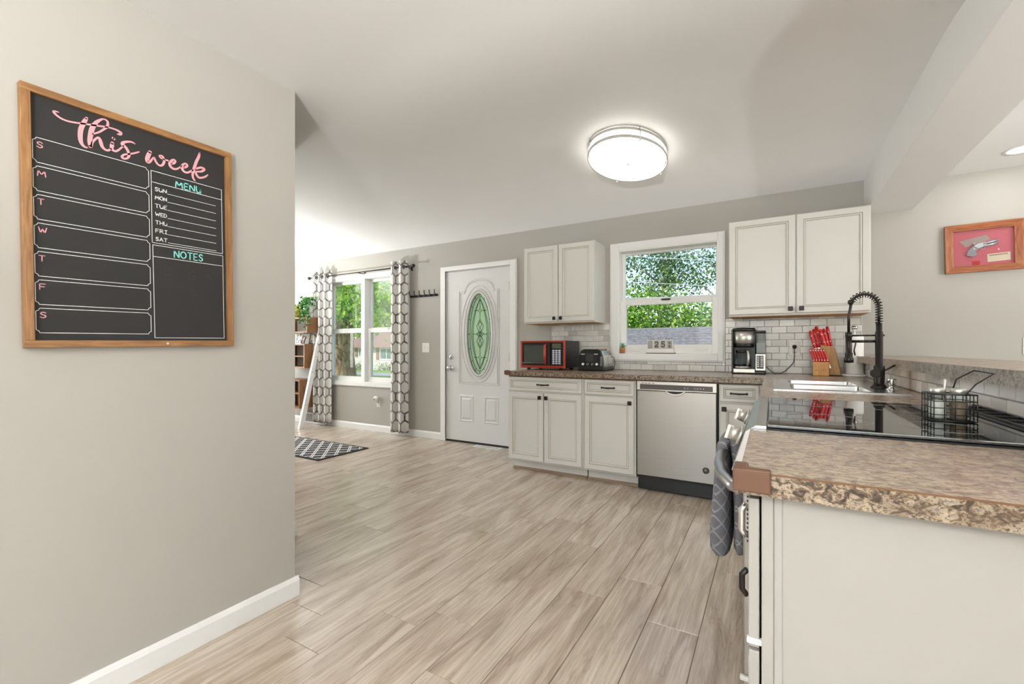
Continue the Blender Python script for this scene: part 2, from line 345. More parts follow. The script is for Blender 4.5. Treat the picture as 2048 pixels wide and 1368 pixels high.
ce = st(cb.build('ceiling', M_ceil)); _b = _bm.new(); _b.from_mesh(ce.data); _bm.ops.remove_doubles(_b, verts=_b.verts, dist=1e-4); _b.to_mesh(ce.data); _b.free()
st(MB().box(.88, 4.42, -3.0, 4.46, 2.35, 2.72).build('ceiling_dining', M_ceil))
st(MB().box(.61, .895, -2.88, 4.32, 2.14, 2.44).build('trim_1', M_ceil, bevel=.002))
roof = st(MB().box(-8.6, 4.9, -4.6, 5.0, 2.76, 2.9).build('roof', M_white))  # unseen roof, rear overhang added to keep the sun out
# floor: slab and individual planks
fl = MB(); fl.box(-8.1, 4.5, -3.0, 4.46, -.12, -.003, 0); fl.box(-6.99, -.05, -.5, 4.315, -.0028, -.0024, 1)
floor = st(fl.build('floor', [M_floor, M_gap]))
rng = random.Random(5); pw = .1985; cache = {}
for k in range(-33, 2):
    x0 = -.445+k*pw
    off = {-5: 1.37, 0: 1.873, -2: 1.95, -1: .95, 1: 1.25}.get(k, rng.uniform(0, 1.22)); y = off-1.22*math.ceil((off+.5)/1.22)
    while y < 4.315:
        a, b = max(y, -.5), min(y+1.22, 4.315)
        if b-a > .04:
            L = round(b-a, 3)
            if L not in cache:
                m = MB(); g = .0009; e = .0014
                m.add([(g, g, -.002), (pw-g, g, -.002), (pw-g, L-g, -.002), (g, L-g, -.002), (g+e, g+e, 0), (pw-g-e, g+e, 0), (pw-g-e, L-g-e, 0), (g+e, L-g-e, 0)],
                      [(4, 5, 6, 7), (0, 1, 5, 4), (1, 2, 6, 5), (2, 3, 7, 6), (3, 0, 4, 7)])
                o = m.build('plank', M_floor, floor); cache[L] = o.data
            else:
                o = bpy.data.objects.new('plank', cache[L]); C.objects.link(o); o.parent = floor
            o.location = (x0, a, 0)
        y += 1.22
# baseboards
def base_prof(): return [(0, 0), (.014, 0), (.014, .068), (.006, .086), (0, .086)]
bb = MB(); bb.prism([(D-a, b) for a, b in base_prof()], -7.98, -3.516, 'yz'); bb.prism([(D-a, b) for a, b in base_prof()], .75, 4.3, 'yz'); st(bb.build('baseboard_back', M_white, fix=True))
bl = MB(); bl.prism([(-1.872+a, b) for a, b in base_prof()], -2.88, 1.276, 'xz'); bl.box(-2.0, -1.872, 1.262, 1.276, 0, .08); st(bl.build('baseboard_left', M_white, fix=True))
bd = MB(); bd.prism([(-2.475+a, b) for a, b in base_prof()], 1.526, 1.674, 'xz'); bd.box(-7.9, -2.475, 1.526, 1.54, 0, .08); bd.box(-7.9, -2.475, 1.66, 1.674, 0, .08); st(bd.build('baseboard_divider', M_white, fix=True))
# ---------------------------------------------------------------- window_2 (kitchen)
w2 = st(bpy.data.objects.new('window_2', None)); C.objects.link(w2)
m = MB()
for (a, b, c, d_, y0) in ((-1.38, -.352, .997, 2.147, 4.304), (-1.368, -.364, 1.009, 2.135, 4.296)):
    ring(m, a, b, c, d_, -1.295-a, b+.409, 1.066-c, d_-2.068, y0, D)
m.build('window_casing', M_white, w2, bevel=.004)
ring(MB(), -1.301, -.404, 1.06, 2.073, .012, .012, .01, .012, 4.30, 4.46).build('jamb', M_vinyl, w2)
s_ = ring(MB(), -1.289, -.416, 1.575, 2.061, .031, .020, .035, .022, 4.415, 4.445).build('upper_sash', M_vinyl, w2, bevel=.003)
MB().box(-1.26, -.432, 4.428, 4.432, 1.60, 2.045).build('pane', M_pane, s_)
s_ = ring(MB(), -1.289, -.416, 1.07, 1.585, .052, .046, .088, .045, 4.365, 4.405).build('lower_sash', M_vinyl, w2, bevel=.003)
MB().box(-1.24, -.46, 4.383, 4.387, 1.155, 1.545).build('pane', M_pane, s_)
MB().box(-.90, -.82, 4.355, 4.366, 1.575, 1.59).build('sash_lock', M_blackm, s_)
MB().box(-1.20, -1.10, 4.35, 4.366, 1.10, 1.125).box(-.60, -.50, 4.35, 4.366, 1.10, 1.12).build('sash_lift', M_white, s_)
# ---------------------------------------------------------------- window_1 (living room, twin double-hung)
w1 = st(bpy.data.objects.new('window_1', None)); C.objects.link(w1)
m = MB(); ring(m, -5.73, -4.03, .592, 2.15, .07, .065, .05, .05, 4.304, D); ring(m, -5.72, -4.04, .60, 2.14, .05, .045, .035, .03, 4.295, D)
m.build('window_casing', M_white, w1, bevel=.004)
ring(MB(), -5.662, -4.088, .64, 2.10, .02, .02, .02, .02, 4.30, 4.46).build('jamb', M_vinyl, w1)
MB().box(-4.915, -4.845, 4.305, 4.46, .66, 2.08).build('mullion', M_vinyl, w1, bevel=.004)
for a, b in ((-5.642, -4.912), (-4.848, -4.108)):
    u = ring(MB(), a, b, 1.375, 2.08, .03, .04, .035, .035, 4.415, 4.445).build('upper_sash', M_vinyl, w1, bevel=.003)
    MB().box(a+.02, b-.03, 4.428, 4.432, 1.40, 2.05).build('pane', M_pane, u)
    u = ring(MB(), a, b, .66, 1.40, .05, .055, .065, .06, 4.365, 4.405).build('lower_sash', M_vinyl, w1, bevel=.003)
    MB().box(a+.04, b-.045, 4.383, 4.387, .715, 1.35).build('pane', M_pane, u)
    MB().box((a+b)/2-.04, (a+b)/2+.04, 4.352, 4.366, 1.385, 1.405).build('sash_lock', M_vinyl, u)
# ---------------------------------------------------------------- door_1
d1 = st(bpy.data.objects.new('door_1', None)); C.objects.link(d1)
m = MB()
for a, b, t, y0 in ((-3.515, -2.44, 2.112, 4.303), (-3.505, -2.45, 2.102, 4.297)):
    m.box(a, -3.438, y0, D, 0, t); m.box(-2.522, b, y0, D, 0, t); m.box(-3.438, -2.522, y0, D, 2.055, t)
m.build('door_casing', M_white, d1, bevel=.003)
MB().box(-3.446, -3.434, D, 4.46, 0, 2.06).box(-2.526, -2.514, D, 4.46, 0, 2.06).box(-3.44, -2.52, D, 4.46, 2.048, 2.06).build('door_jamb', M_white, d1)
MB().box(-3.44, -2.52, 4.318, 4.46, .0, .016).build('threshold', M_blackm, d1)
OC, OA, OB = (-2.955, 1.29), .176, .478
def ell(n, a, b, cx=OC[0], cz=OC[1]): return [(cx+a*math.cos(2*math.pi*k/n), cz+b*math.sin(2*math.pi*k/n)) for k in range(n)]
n = 64; sl = MB(); X0, X1, Z0, Z1 = -3.432, -2.528, .02, 2.045
inner = ell(n, OA, OB)
def rectpt(q):
    c, s_ = math.cos(q), math.sin(q); ex = (X1-OC[0]) if c > 0 else (OC[0]-X0); ez = (Z1-OC[1]) if s_ > 0 else (OC[1]-Z0)
    t = min(ex/abs(c) if abs(c) > 1e-9 else 9e9, ez/abs(s_) if abs(s_) > 1e-9 else 9e9); return (OC[0]+t*c, OC[1]+t*s_)
ang = [math.atan2((z-OC[1]), (x-OC[0])) for x, z in inner]; outer = [list(rectpt(q)) for q in ang]
for cx, cz in ((X0, Z0), (X1, Z0), (X0, Z1), (X1, Z1)):
    i = min(range(n), key=lambda i: (outer[i][0]-cx)**2+(outer[i][1]-cz)**2); outer[i] = [cx, cz]
V = [(x, 4.326, z) for x, z in inner]+[(x, 4.326, z) for x, z in outer]+[(x, 4.366, z) for x, z in inner]+[(x, 4.366, z) for x, z in outer]
Fc = []
for i in range(n):
    j = (i+1) % n; Fc += [(i, j, n+j, n+i), (2*n+i, 3*n+i, 3*n+j, 2*n+j), (i, 2*n+i, 2*n+j, j), (n+i, n+j, 3*n+j, 3*n+i)]
slab = sl.add(V, Fc).build('door_slab', M_door, d1, fix=True)
fr = MB()
for rr, th in ((.0, .014), (.03, .010)):
    fr.tube([(x, 4.322, z) for x, z in ell(64, OA+.008+rr, OB+.008+rr)], th, 8, 0, closed=True)
fr.tube([(x, 4.325, z) for x, z in ell(64, OA+.085, OB+.085)], .006, 6, 0, closed=True)
fr.build('oval_glass_frame', M_door, d1)
mo = MB()
def ridge(pts, closed=True, r=.006): mo.tube([(x, 4.325, z) for x, z in pts], r, 6, 0, closed=closed)
for e in (0, .022):
    arch = [(-2.955+.20*math.cos(q)*(1-e), 1.80+(.135-e)*math.sin(q)) for q in [math.pi*k/12 for k in range(13)]]
    top = 1.80-e
    ridge([(-3.245+e, .70+e), (-3.245+e, top), (-3.165, top)]+[(x, max(z, top)) for x, z in arch[::-1]]+[(-2.745, top), (-2.685-e, top), (-2.685-e, .70+e)])
mo.build('door_molding', M_door, d1)
for a, b in ((-3.235, -3.035), (-2.885, -2.685)):
    MB().panel(a, b, .25, .565, [(0, 4.326, 0), (.012, 4.319, 0), (.022, 4.326, 0), (.034, 4.3262, 0), (.05, 4.318, 0)], 4.327).build('door_panel', M_door, d1, fix=True)
# oval leaded glass
gl = Nt('leaded_green_glass'); v = gl.coord(scale=(60, 60, 60)); nf = gl.noise(v, 1.2, 3)
tl = gl.n('ShaderNodeBsdfTranslucent'); tl.inputs[0].default_value = lin('#e2f0dc'); rf = gl.n('ShaderNodeBsdfRefraction'); rf.inputs['Color'].default_value = lin('#e0f2dc'); rf.inputs['Roughness'].default_value = .38; rf.inputs['IOR'].default_value = 1.02
gy = gl.n('ShaderNodeBsdfDiffuse'); gy.inputs[0].default_value = lin('#d2e8c8'); mx = gl.n('ShaderNodeMixShader'); mx2 = gl.n('ShaderNodeMixShader')
gl.l(gl.ma('MULTIPLY_ADD', nf, .5, .25), mx.inputs[0]); gl.l(tl.outputs[0], mx.inputs[1]); gl.l(rf.outputs[0], mx.inputs[2]); mx2.inputs[0].default_value = .5
gl.l(mx.outputs[0], mx2.inputs[1]); gl.l(gy.outputs[0], mx2.inputs[2]); gl.l(mx2.outputs[0], gl.out.inputs[0]); M_lead = gl.m
M_came = plain('lead_came', '#3c3f3c', .4, .5)
cw = ell(48, OA-.036, OB-.045)
MB().prism(cw, 4.345, 4.348, 'xz').build('pane', M_lead, d1, fix=True)
K = 16
for k in range(K):
    q = [2*math.pi*(k+t/4)/K for t in range(5)]
    po = [(OC[0]+OA*math.cos(t), OC[1]+OB*math.sin(t)) for t in q]; pi = [(OC[0]+(OA-.034)*math.cos(t), OC[1]+(OB-.043)*math.sin(t)) for t in q]
    MB().prism(po+pi[::-1], 4.344, 4.3485, 'xz').build('border_pane', M_lead, d1, fix=True)
cm = MB(); yc = 4.343
def came(pts, closed=False, r=.0028): cm.tube([(OC[0]+x, yc, OC[1]+z) for x, z in pts], r, 6, 0, closed=closed)
el = lambda a, b: [(x-OC[0], z-OC[1]) for x, z in ell(48, a, b)]
came(el(OA-.035, OB-.044), True); came(el(OA-.002, OB-.002), True)
# inner pointed ellipse pair
for sx in (-1, 1):
    for da in (0, .02): came([(sx*(.118-da)*(1-(z/.415)**2), z) for z in [(-.415+.83*k/14) for k in range(15)]])
for k in range(K):
    q = 2*math.pi*k/K; came([((OA-.035)*math.cos(q), (OB-.044)*math.sin(q)), (OA*math.cos(q), OB*math.sin(q))])
for sz in (-1, 1):
    z0 = sz*.275; dd = .022
    came([(0, z0+dd), (dd, z0), (0, z0-dd), (-dd, z0)], True); came([(-.085, z0), (-dd, z0)]); came([(dd, z0), (.085, z0)]); came([(0, z0+sz*dd), (0, sz*.41)])
    came([(0, z0-sz*dd), (0, sz*.17)])
    for sx in (-1, 1):
        came([(0, sz*.17), (sx*.02, sz*.14), (sx*.045, sz*.095), (sx*.035, sz*.055), (0, sz*.02), (-sx*.03, 0)])
        came([(0, sz*.15), (sx*.022, sz*.11), (0, sz*.07), (-sx*.02, sz*.04), (0, 0)])
for sx in (-1, 1): came([(sx*.105, 0), (sx*.05, 0)]); came([(sx*.05, 0), (sx*.02, .03)]); came([(sx*.05, 0), (sx*.02, -.03)])
cm.build('lead_came', M_came, d1)
kn = MB(); kn.lathe([(.031, 4.326), (.031, 4.318), (.012, 4.314), (.011, 4.29), (.022, 4.283), (.028, 4.268), (.024, 4.252), (.0, 4.248)], (-3.362, 0, .885), 20, 0, 'y'); kn.build('door_knob', M_chrome, d1)
kn = MB(); kn.lathe([(.030, 4.326), (.030, 4.316), (.022, 4.308), (.0, 4.306)], (-3.362, 0, 1.015), 20, 0, 'y'); kn.box(-3.366, -3.358, 4.295, 4.308, 1.0, 1.03); kn.build('deadbolt', M_chrome, d1)
for z in (1.82, 1.02, .25):
    MB().cyl((-2.524, 4.312, z-.05), (-2.524, 4.312, z+.05), .007, n=10).box(-2.55, -2.524, 4.318, 4.327, z-.05, z+.05).build('hinge', M_nickel, d1)
# ---------------------------------------------------------------- tiled backsplash: each tile its own part of the wall
PX, PZ = .1075, .0553; tcache = {}
def tile_piece(parent, a, b, c, d_, face, plane, name='tile'):
    g = .0011; Lx, Lz = round(b-a-2*g, 4), round(d_-c-2*g, 4)
    if Lx < .006 or Lz < .006: return
    k = (Lx, Lz, plane)
    if k not in tcache:
        m = MB(); e = .0018; t = .007
        if plane == 'y': P = lambda u, h, v: (u, -h, v)
        else: P = lambda u, h, v: (-h, u, v)
        m.add([P(0, 0, 0), P(Lx, 0, 0), P(Lx, 0, Lz), P(0, 0, Lz), P(0, t-e, 0), P(Lx, t-e, 0), P(Lx, t-e, Lz), P(0, t-e, Lz), P(e, t, e), P(Lx-e, t, e), P(Lx-e, t, Lz-e), P(e, t, Lz-e)],
              [(0, 1, 5, 4), (1, 2, 6, 5), (2, 3, 7, 6), (3, 0, 4, 7), (4, 5, 9, 8), (5, 6, 10, 9), (6, 7, 11, 10), (7, 4, 8, 11), (8, 9, 10, 11)])
        o = m.build(name, M_tile, parent, fix=False); tcache[k] = o.data
    else:
        o = bpy.data.objects.new(name, tcache[k]); C.objects.link(o); o.parent = parent
    j = rng.uniform(-.0006, .0006)
    o.location = (a+g, face+j, c+g) if plane == 'y' else (face+j, a+g, c+g)
def tile_field(parent, a, b, c, d_, face, plane, u0=0):
    r = 0; z = c
    while z < d_-.004:
        off = u0+(PX/2 if r % 2 else 0); i = math.floor((a-off)/PX)
        while off+i*PX < b:
            p, q = max(a, off+i*PX), min(b, off+(i+1)*PX)
            if q-p > .004: tile_piece(parent, p, q, z, min(z+PZ, d_), face, plane)
            i += 1
        z += PZ; r += 1
gr = MB(); gr.box(-2.02, -1.381, 4.3175, D, .914, 1.372); gr.box(-1.381, -.351, 4.3175, D, .914, .996); gr.box(-.351, .60, 4.3175, D, .914, 1.377); gr.build('grout', M_grout, wall_back)
tile_field(wall_back, -2.02, -1.381, .916, 1.372, 4.3175, 'y', .0); tile_field(wall_back, -1.381, -.351, .916, .996, 4.3175, 'y', 0); tile_field(wall_back, -.351, .60, .916, 1.377, 4.3175, 'y', 0)
# ---------------------------------------------------------------- half wall under the bar, tiled on the kitchen side
hw = st(MB().box(.602, .735, .845, D, 0, 1.018).build('wall_bar', M_wall))
MB().box(.5985, .602, .845, 4.31, .914, 1.018).build('grout', M_grout, hw)
tile_field(hw, .85, 4.305, .916, 1.018, .5985, 'x', .02)
# ================================================================ cabinets
def knob(par, x, y, z, s=.016):
    m = MB(); m.cyl((x, y, z), (x, y-.016, z), .005, .007, 10); m.box(x-s, x+s, y-.027, y-.015, z-s*1.05, z+s*1.05); m.build('knob', M_bronze, par, bevel=.006)
def pull(par, x, y, z, w=.05):
    m = MB(); pts = [(x-w, y-.022, z), (x-w*.5, y-.027, z-.001), (x, y-.029, z-.002), (x+w*.5, y-.027, z-.001), (x+w, y-.022, z)]
    m.tube(pts, [.0045, .006, .007, .006, .0045], 8)
    for s in (-1, 1): m.cyl((x+s*w, y, z), (x+s*w, y-.022, z), .006, .006, 8); m.sphere((x+s*w, y-.022, z), .0085, 8)
    m.build('handle', M_bronze, par)
def panel_door(par, name, x0, x1, z0, z1, yf, frame=.055, t=.019):
    p = [(0, yf+.004, 0), (.004, yf, 0), (frame-.012, yf, 0), (frame-.009, yf+.003, 1), (frame-.003, yf+.001, 0), (frame+.002, yf+.008, 0), (frame+.0045, yf+.009, 1), (frame+.012, yf+.009, 0)]
    return MB().panel(x0, x1, z0, z1, p, yf+t).build(name, [M_cab, M_glaze], par, fix=True)
def wall_cab(name, label, x0, x1, z0, z1, yf, xm, group='white wall cabinets'):
    c = root(name, label, 'wall cabinet', ((x0+x1)/2, D, z0), group=group); l = c.location
    q = MB(); q.box(x0-l.x, x1-l.x, yf+.02-l.y, -.001, 0.0, z1-z0); q.build('body', M_cab, c, bevel=.0015)
    MB().box(x0-l.x+.012, x1-l.x-.012, yf+.024-l.y, -.002, -.004, -.0002).build('underside', M_cabin, c)
    for a, b, kx in ((x0+.006, xm-.004, xm-.035), (xm+.004, x1-.006, xm+.035)):
        d = panel_door(c, 'door', a-l.x, b-l.x, .012, z1-z0-.006, yf-l.y); knob(d, kx-l.x, yf-l.y, .045)
    return c
wall_cab('wall_cabinet', 'white two door wall cabinet above the microwave, left of the kitchen window', -2.178, -1.43, 1.37, 2.135, 3.985, -1.797)
wall_cab('wall_cabinet', 'wider white two door wall cabinet above the coffee maker and knife block', -.30, .607, 1.376, 2.137, 3.99, .158)
def base_cab(label, x0, x1, yf, doors, drawers, knobs, group='white base cabinets'):
    c = root('base_cabinet', label, 'base cabinet', ((x0+x1)/2, D-.02, 0), group=group); l = c.location
    X = lambda v: v-l.x; Y = lambda v: v-l.y
    q = MB(); q.box(X(x0), X(x1), Y(yf+.02), -.0, .10, .873); q.build('body', M_cab, c, bevel=.0015)
    MB().box(X(x0)+.01, X(x1), Y(yf+.105), -.02, .0, .10).build('toe_kick', M_cab, c)
    qq = [(0, 0), (.016, 0)]+[(.016*math.cos(t), .022*math.sin(t)) for t in (0.4, .8, 1.2)]+[(0, .022)]
    m = MB(); m.prism([(Y(yf+.105)-a, b) for a, b in qq], X(x0)+.01, X(x1), 'yz'); m.build('quarter_round', M_qround, c, fix=True)
    for (a, b), kx in zip(doors, knobs):
        d = panel_door(c, 'door', X(a), X(b), .115, .722, Y(yf)); knob(d, X(kx), Y(yf), .685)
    for a, b in drawers:
        d = panel_door(c, 'drawer', X(a), X(b), .738, .862, Y(yf), .036); pull(d, X((a+b)/2), Y(yf), .80, .05)
    return c
base_cab('white base cabinet with one wide drawer over two doors, beside the entry door', -2.108, -1.372, 3.55, [(-2.098, -1.744), (-1.736, -1.385)], [(-2.098, -1.385)], [-1.772, -1.708])
base_cab('narrow white base cabinet with one drawer and one door, left of the dishwasher', -1.370, -.932, 3.55, [(-1.358, -.945)], [(-1.358, -.945)], [-.975])
base_cab('white corner base cabinet squeezed between dishwasher and peninsula', -.332, -.052, 3.55, [(-.325, -.075)], [(-.325, -.075)], [-.295])
# sink base under the peninsula (faces the kitchen aisle)
c = root('base_cabinet', 'white sink base cabinet of the peninsula, beyond the range', 'base cabinet', (.28, 2.8, 0), group='white base cabinets')
MB().box(-.285, .30, -.72, .72, .10, .70).box(-.285, -.268, -.72, .72, .70, .873).box(.283, .30, -.72, .72, .70, .873).box(-.268, .283, -.72, -.70, .70, .873).box(-.268, .283, .70, .72, .70, .873).build('body', M_cab, c); MB().box(-.22, .30, -.72, .72, 0, .10).build('toe_kick', M_cab, c)
for a, b in ((-.70, -.24), (-.23, .23), (.24, .70)):
    m = MB().panel(a, b, .115, .85, [(0, .004, 0), (.004, 0, 0), (.045, 0, 0), (.055, .009, 1), (.065, .009, 0)], .019)
    m.v = [(-.305+p[1], p[0], p[2]) for p in m.v]; m.build('door', [M_cab, M_glaze], c, fix=True)
# near end cabinet
c = root('base_cabinet', 'white end cabinet of the peninsula with plain side panel, nearest the camera', 'base cabinet', (.28, 1.08, 0), group='white base cabinets')
m = MB(); m.box(-.29, .31, -.205, .21, .0, .879); m.build('body', M_cab, c)
m = MB(); m.box(-.295, -.277, -.214, -.205, 0, .879); m.box(-.277, -.264, -.2125, -.205, 0, .879); M_pan = plain('cabinet_paint_dim', '#9b9892', .4, var=.015); m.build('corner_trim', M_pan, c, bevel=.002)  # cabinet paint darkened on this end to offset the strong light there
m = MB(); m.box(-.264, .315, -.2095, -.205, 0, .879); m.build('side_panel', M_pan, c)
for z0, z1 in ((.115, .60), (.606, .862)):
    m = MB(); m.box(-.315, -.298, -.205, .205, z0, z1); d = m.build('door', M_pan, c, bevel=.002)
MB().box(-.29, -.288, -.20, .2, .60, .606).build('gap_shadow_strip', M_blackm, c)
m = MB(); m.tube([(-.318, -.19, .845), (-.326, -.19, .835), (-.326, -.19, .80), (-.318, -.19, .79)], .006, 8); m.build('handle', M_chrome, c)
m = MB(); m.tube([(-.317, -.20, .735), (-.325, -.20, .725), (-.325, -.2, .70), (-.317, -.20, .69)], .005, 8); m.build('handle', M_bronze, c)
m = MB(); m.box(-.3175, -.291, -.2085, -.198, .612, .622); m.build('child_lock_strap', M_wplas, c, bevel=.002)
# ================================================================ countertops
ct = MB(); zt, zb = .914, .876
xs = [-2.112, -.047, .083, .262, .405, .5965]; ys = [2.068, 2.64, 2.955, 3.03, 3.345, 3.52, 4.312]
hole = {(0, j) for j in range(5)}
for i in (2, 3): hole |= {(i, 1), (i, 3)}
ct.plate(xs, ys, hole, zb, zt, 0, 1)
o = root('countertop', 'long brown granite look countertop running under the window and along the sink', 'countertop', (0, 0, 0), group='granite look counters')
ct.build('worktop', [M_gtop, M_gedge], o, fix=True)
m = MB(); m.box(-2.1125, -.047, 3.5195, 3.521, .9125, .9145); m.build('edge_seam', M_seam, o)
MB().box(-2.10, -.05, 3.56, 3.575, .864, .8755).build('build_up_strip', M_seam, o)
o = root('countertop', 'short granite look countertop in the foreground, capping the peninsula end', 'countertop', (0, 0, 0), group='granite look counters')
ct = MB(); ct.plate([-.047, .5965], [.845, 1.302], set(), zb, zt, 0, 1); ct.build('worktop', [M_gtop, M_gedge], o, fix=True, bevel=.0015)
m = MB(); m.box(-.02, .5965, .8442, .8455, .9118, .9146); m.build('edge_seam', M_seam, o)
bt = root('bar_top', 'raised granite look bar top on the tiled half wall, above the sink counter', 'bar top', (0, 0, 0))
m = MB(); m.plate([.54, .985], [.78, 4.315], set(), 1.019, 1.064, 0, 1); m.build('worktop', [M_gtop, M_gbar], bt, fix=True, bevel=.006)
def guard(name, label, x, y, z):
    g = root('corner_guard', label, 'corner guard', (x, y, z), group='brown foam corner guards')
    m = MB(); L, T, H = .046, .010, .036
    m.prism([(-T, -T), (L, -T), (L, 0), (0, 0), (0, L), (-T, L)], -H+.004, .004, 'xy'); m.prism([(-T, -T), (L, -T), (L, .012), (.012, .012), (.012, L), (-T, L)], .0005, .006, 'xy')
    m.build('foam_corner', plain(name, '#624330', .6, var=.06), g, bevel=.004, fix=True)
guard('brown_foam', 'brown foam corner guard on the foreground countertop corner', -.047, .845, .914)
guard('brown_foam_far', 'small brown foam corner guard on the countertop end by the entry door', -2.112, 3.52, .914)
# ================================================================ dishwasher
dw = root('dishwasher', 'stainless steel dishwasher with black toe kick between white base cabinets', 'dishwasher', (-.632, 3.55, 0)); yf = 0
MB().box(-.295, .295, .03, .70, .10, .868).build('body', M_blackm, dw)
m = MB(); m.box(-.286, .286, -.004, .03, .128, .792)
m.build('door', M_steel, dw, bevel=.004)
m = MB(); m.box(-.288, .288, -.006, .03, .795, .866); cp = m.build('control_panel', M_nickel, dw, bevel=.003)
MB().box(-.262, .262, -.0085, -.0058, .803, .842).build('control_strip', plain('smoke_display', '#4b4541', .3), cp)
m = MB()
for i, x in enumerate((.07, .09, .14, .16, .18, .2)): m = MB().lathe([(.0045, -.0092), (.0, -.0095)], (x, 0, .822), 8, 0, 'y'); m.build('button', M_wplas, cp)
m = MB()
for x in (-.25, -.225, -.2, -.17): m.box(x, x+.018, -.0075, -.0058, .848, .852)
m.build('panel_print', M_black, cp)
m = MB(); pr_ = [(-.075+.15*k/12, -.040*math.sin(math.pi*k/12)**.6) for k in range(13)]
m.prism([(x, .797+z) for x, z in pr_], -.007, .02, 'xz'); hp = m.build('handle_pocket', M_chrome, dw, fix=True, bevel=.003)
m = MB(); m.prism([(x*.8, .793+z*.45) for x, z in pr_], -.0085, -.0065, 'xz'); m.build('pocket_recess', M_blackm, hp, fix=True)
TY = lambda x0, z0, y: (lambda u, v, h: (x0+u, y-h, z0+v))
m = MB(); T = TY(-.03, .205, -.0045)
m.stroke([(0, .012, .003), (.02, .006, .005), (.032, 0, .004), (.045, .006, .005), (.068, .010, .003)], T, .0006, 0); m.stroke([(.012, .013, .002), (.055, .012, .002)], T, .0006, 0); m.stroke([(.025, -.002, .004), (.036, -.007, .002)], T, .0006, 0)
m.build('emblem', M_chrome, dw)
m = MB(); ccx, ccz = .215, .225
m.lathe([(.024, -.0048), (.0, -.0052)], (ccx, 0, ccz), 28, 0, 'y'); m.tube([(ccx+.022*math.cos(2*math.pi*k/28), -.0055, ccz+.022*math.sin(2*math.pi*k/28)) for k in range(28)], .0011, 5, 1, closed=True)
for i, z in enumerate((.011, .004, -.003, -.011)): m.box(ccx-.013, ccx+.011+.003*(i % 2), -.0062, -.0052, ccz+z-.0016, ccz+z+.0016, 1)
m.build('round_sticker', [M_nickel, M_black], dw)
MB().box(-.29, .292, .045, .06, .012, .125).build('toe_kick', M_black, dw)
# ================================================================ range
rg = root('range', 'slide in electric range with black glass cooktop set into the peninsula', 'range', (.28, 1.684, 0))
MB().box(-.30, .30, -.372, .378, .02, .905).build('body', M_steel, rg, bevel=.002)
m = MB(); m.box(-.345, -.302, -.374, .378, .27, .765); od = m.build('oven_door', M_steel, rg, bevel=.004)
MB().box(-.3465, -.3445, -.27, .27, .34, .62).build('window', M_black, od)
m = MB(); m.box(-.345, -.302, -.374, .378, .05, .262); m.build('drawer', M_steel, rg, bevel=.004)
m = MB()
for k in range(12): m.box(-.336, -.326, -.3752, -.3735, .745-k*.0115, .751-k*.0115)
m.build('vent_slot', M_black, od)
MB().box(-.352, -.30, -.3785, -.366, .257, .268).build('child_lock_strap', M_wplas, rg, bevel=.002)
m = MB(); m.prism([(-.30, .80), (-.372, .80), (-.340, .905), (-.318, .921), (-.29, .921)], -.378, .380, 'xz'); pan = m.build('control_panel', M_steelh, rg, fix=True, bevel=.002)
nrm = Vector((-.105, 0, .032)).normalized(); up = Vector((.032, 0, .105)).normalized()
for y in (-.20, .215):
    for dy in (0,):
        cc = Vector((-.357, y, .862)); m = MB(); m.cyl(cc, cc+nrm*.008, .030, .028, 20); m.cyl(cc+nrm*.008, cc+nrm*.034, .024, .021, 20); m.obox(cc+nrm*.036, Vector((0, .005, 0)), up*.021, nrm*.006); m.build('knob', M_nickel, pan)
cc = Vector((-.352, .0, .862)); MB().obox(cc+nrm*.0012, Vector((0, .13, 0)), up*.03, nrm*.001).build('display', M_black, pan)
m = MB(); hp_ = [(-.345, -.37, .752), (-.372, -.345, .752), (-.405, -.25, .752), (-.425, -.12, .752), (-.432, .0, .752), (-.425, .12, .752), (-.405, .25, .752), (-.372, .345, .752), (-.345, .37, .752)]
for a, b in zip(hp_, hp_[1:]): pass
m.tube(hp_, .016, 10); m.build('handle', M_steelh, od)
m = MB(); m.box(-.289, .232, -.374, .379, .905, .917); m.build('cooktop_rim', M_black, rg)
MB().box(-.318, -.2905, -.376, .380, .90, .9225).build('front_trim', M_steelh, rg, bevel=.002)
n_ = Nt('black_ceramic_glass'); M_cook = n_.set('#0c0d0f', .03, 0, Specular_IOR_Level=1.0, IOR=1.75)
ck = MB().box(-.290, .228, -.370, .375, .918, .926).build('cooktop_glass', M_cook, rg, bevel=.002)
M_burn = plain('burner_print', '#6c6c6c', .3)
for cx, cy, r in ((-.15, -.19, .10), (-.16, .20, .085), (.09, -.20, .085), (.09, .19, .10)):
    m = MB(); m.tube([(cx+r*math.cos(2*math.pi*k/40), cy+r*math.sin(2*math.pi*k/40), .9258) for k in range(40)], .0009, 4, 0, closed=True)
    m.build('burner_ring', M_burn, ck)
m = MB(); m.box(.232, .312, -.374, .379, .905, .930); rv = m.build('rear_vent', M_gun, rg, bevel=.004)
m = MB(); m.box(.240, .248, -.37, .375, .930, .934); m.box(.296, .306, -.37, .375, .930, .936)
for k in range(9): yk = -.37+k*.0825; m.box(.248, .296, yk, yk+.008, .930, .935)
m.build('vent_grille', M_gun, rv, bevel=.001)
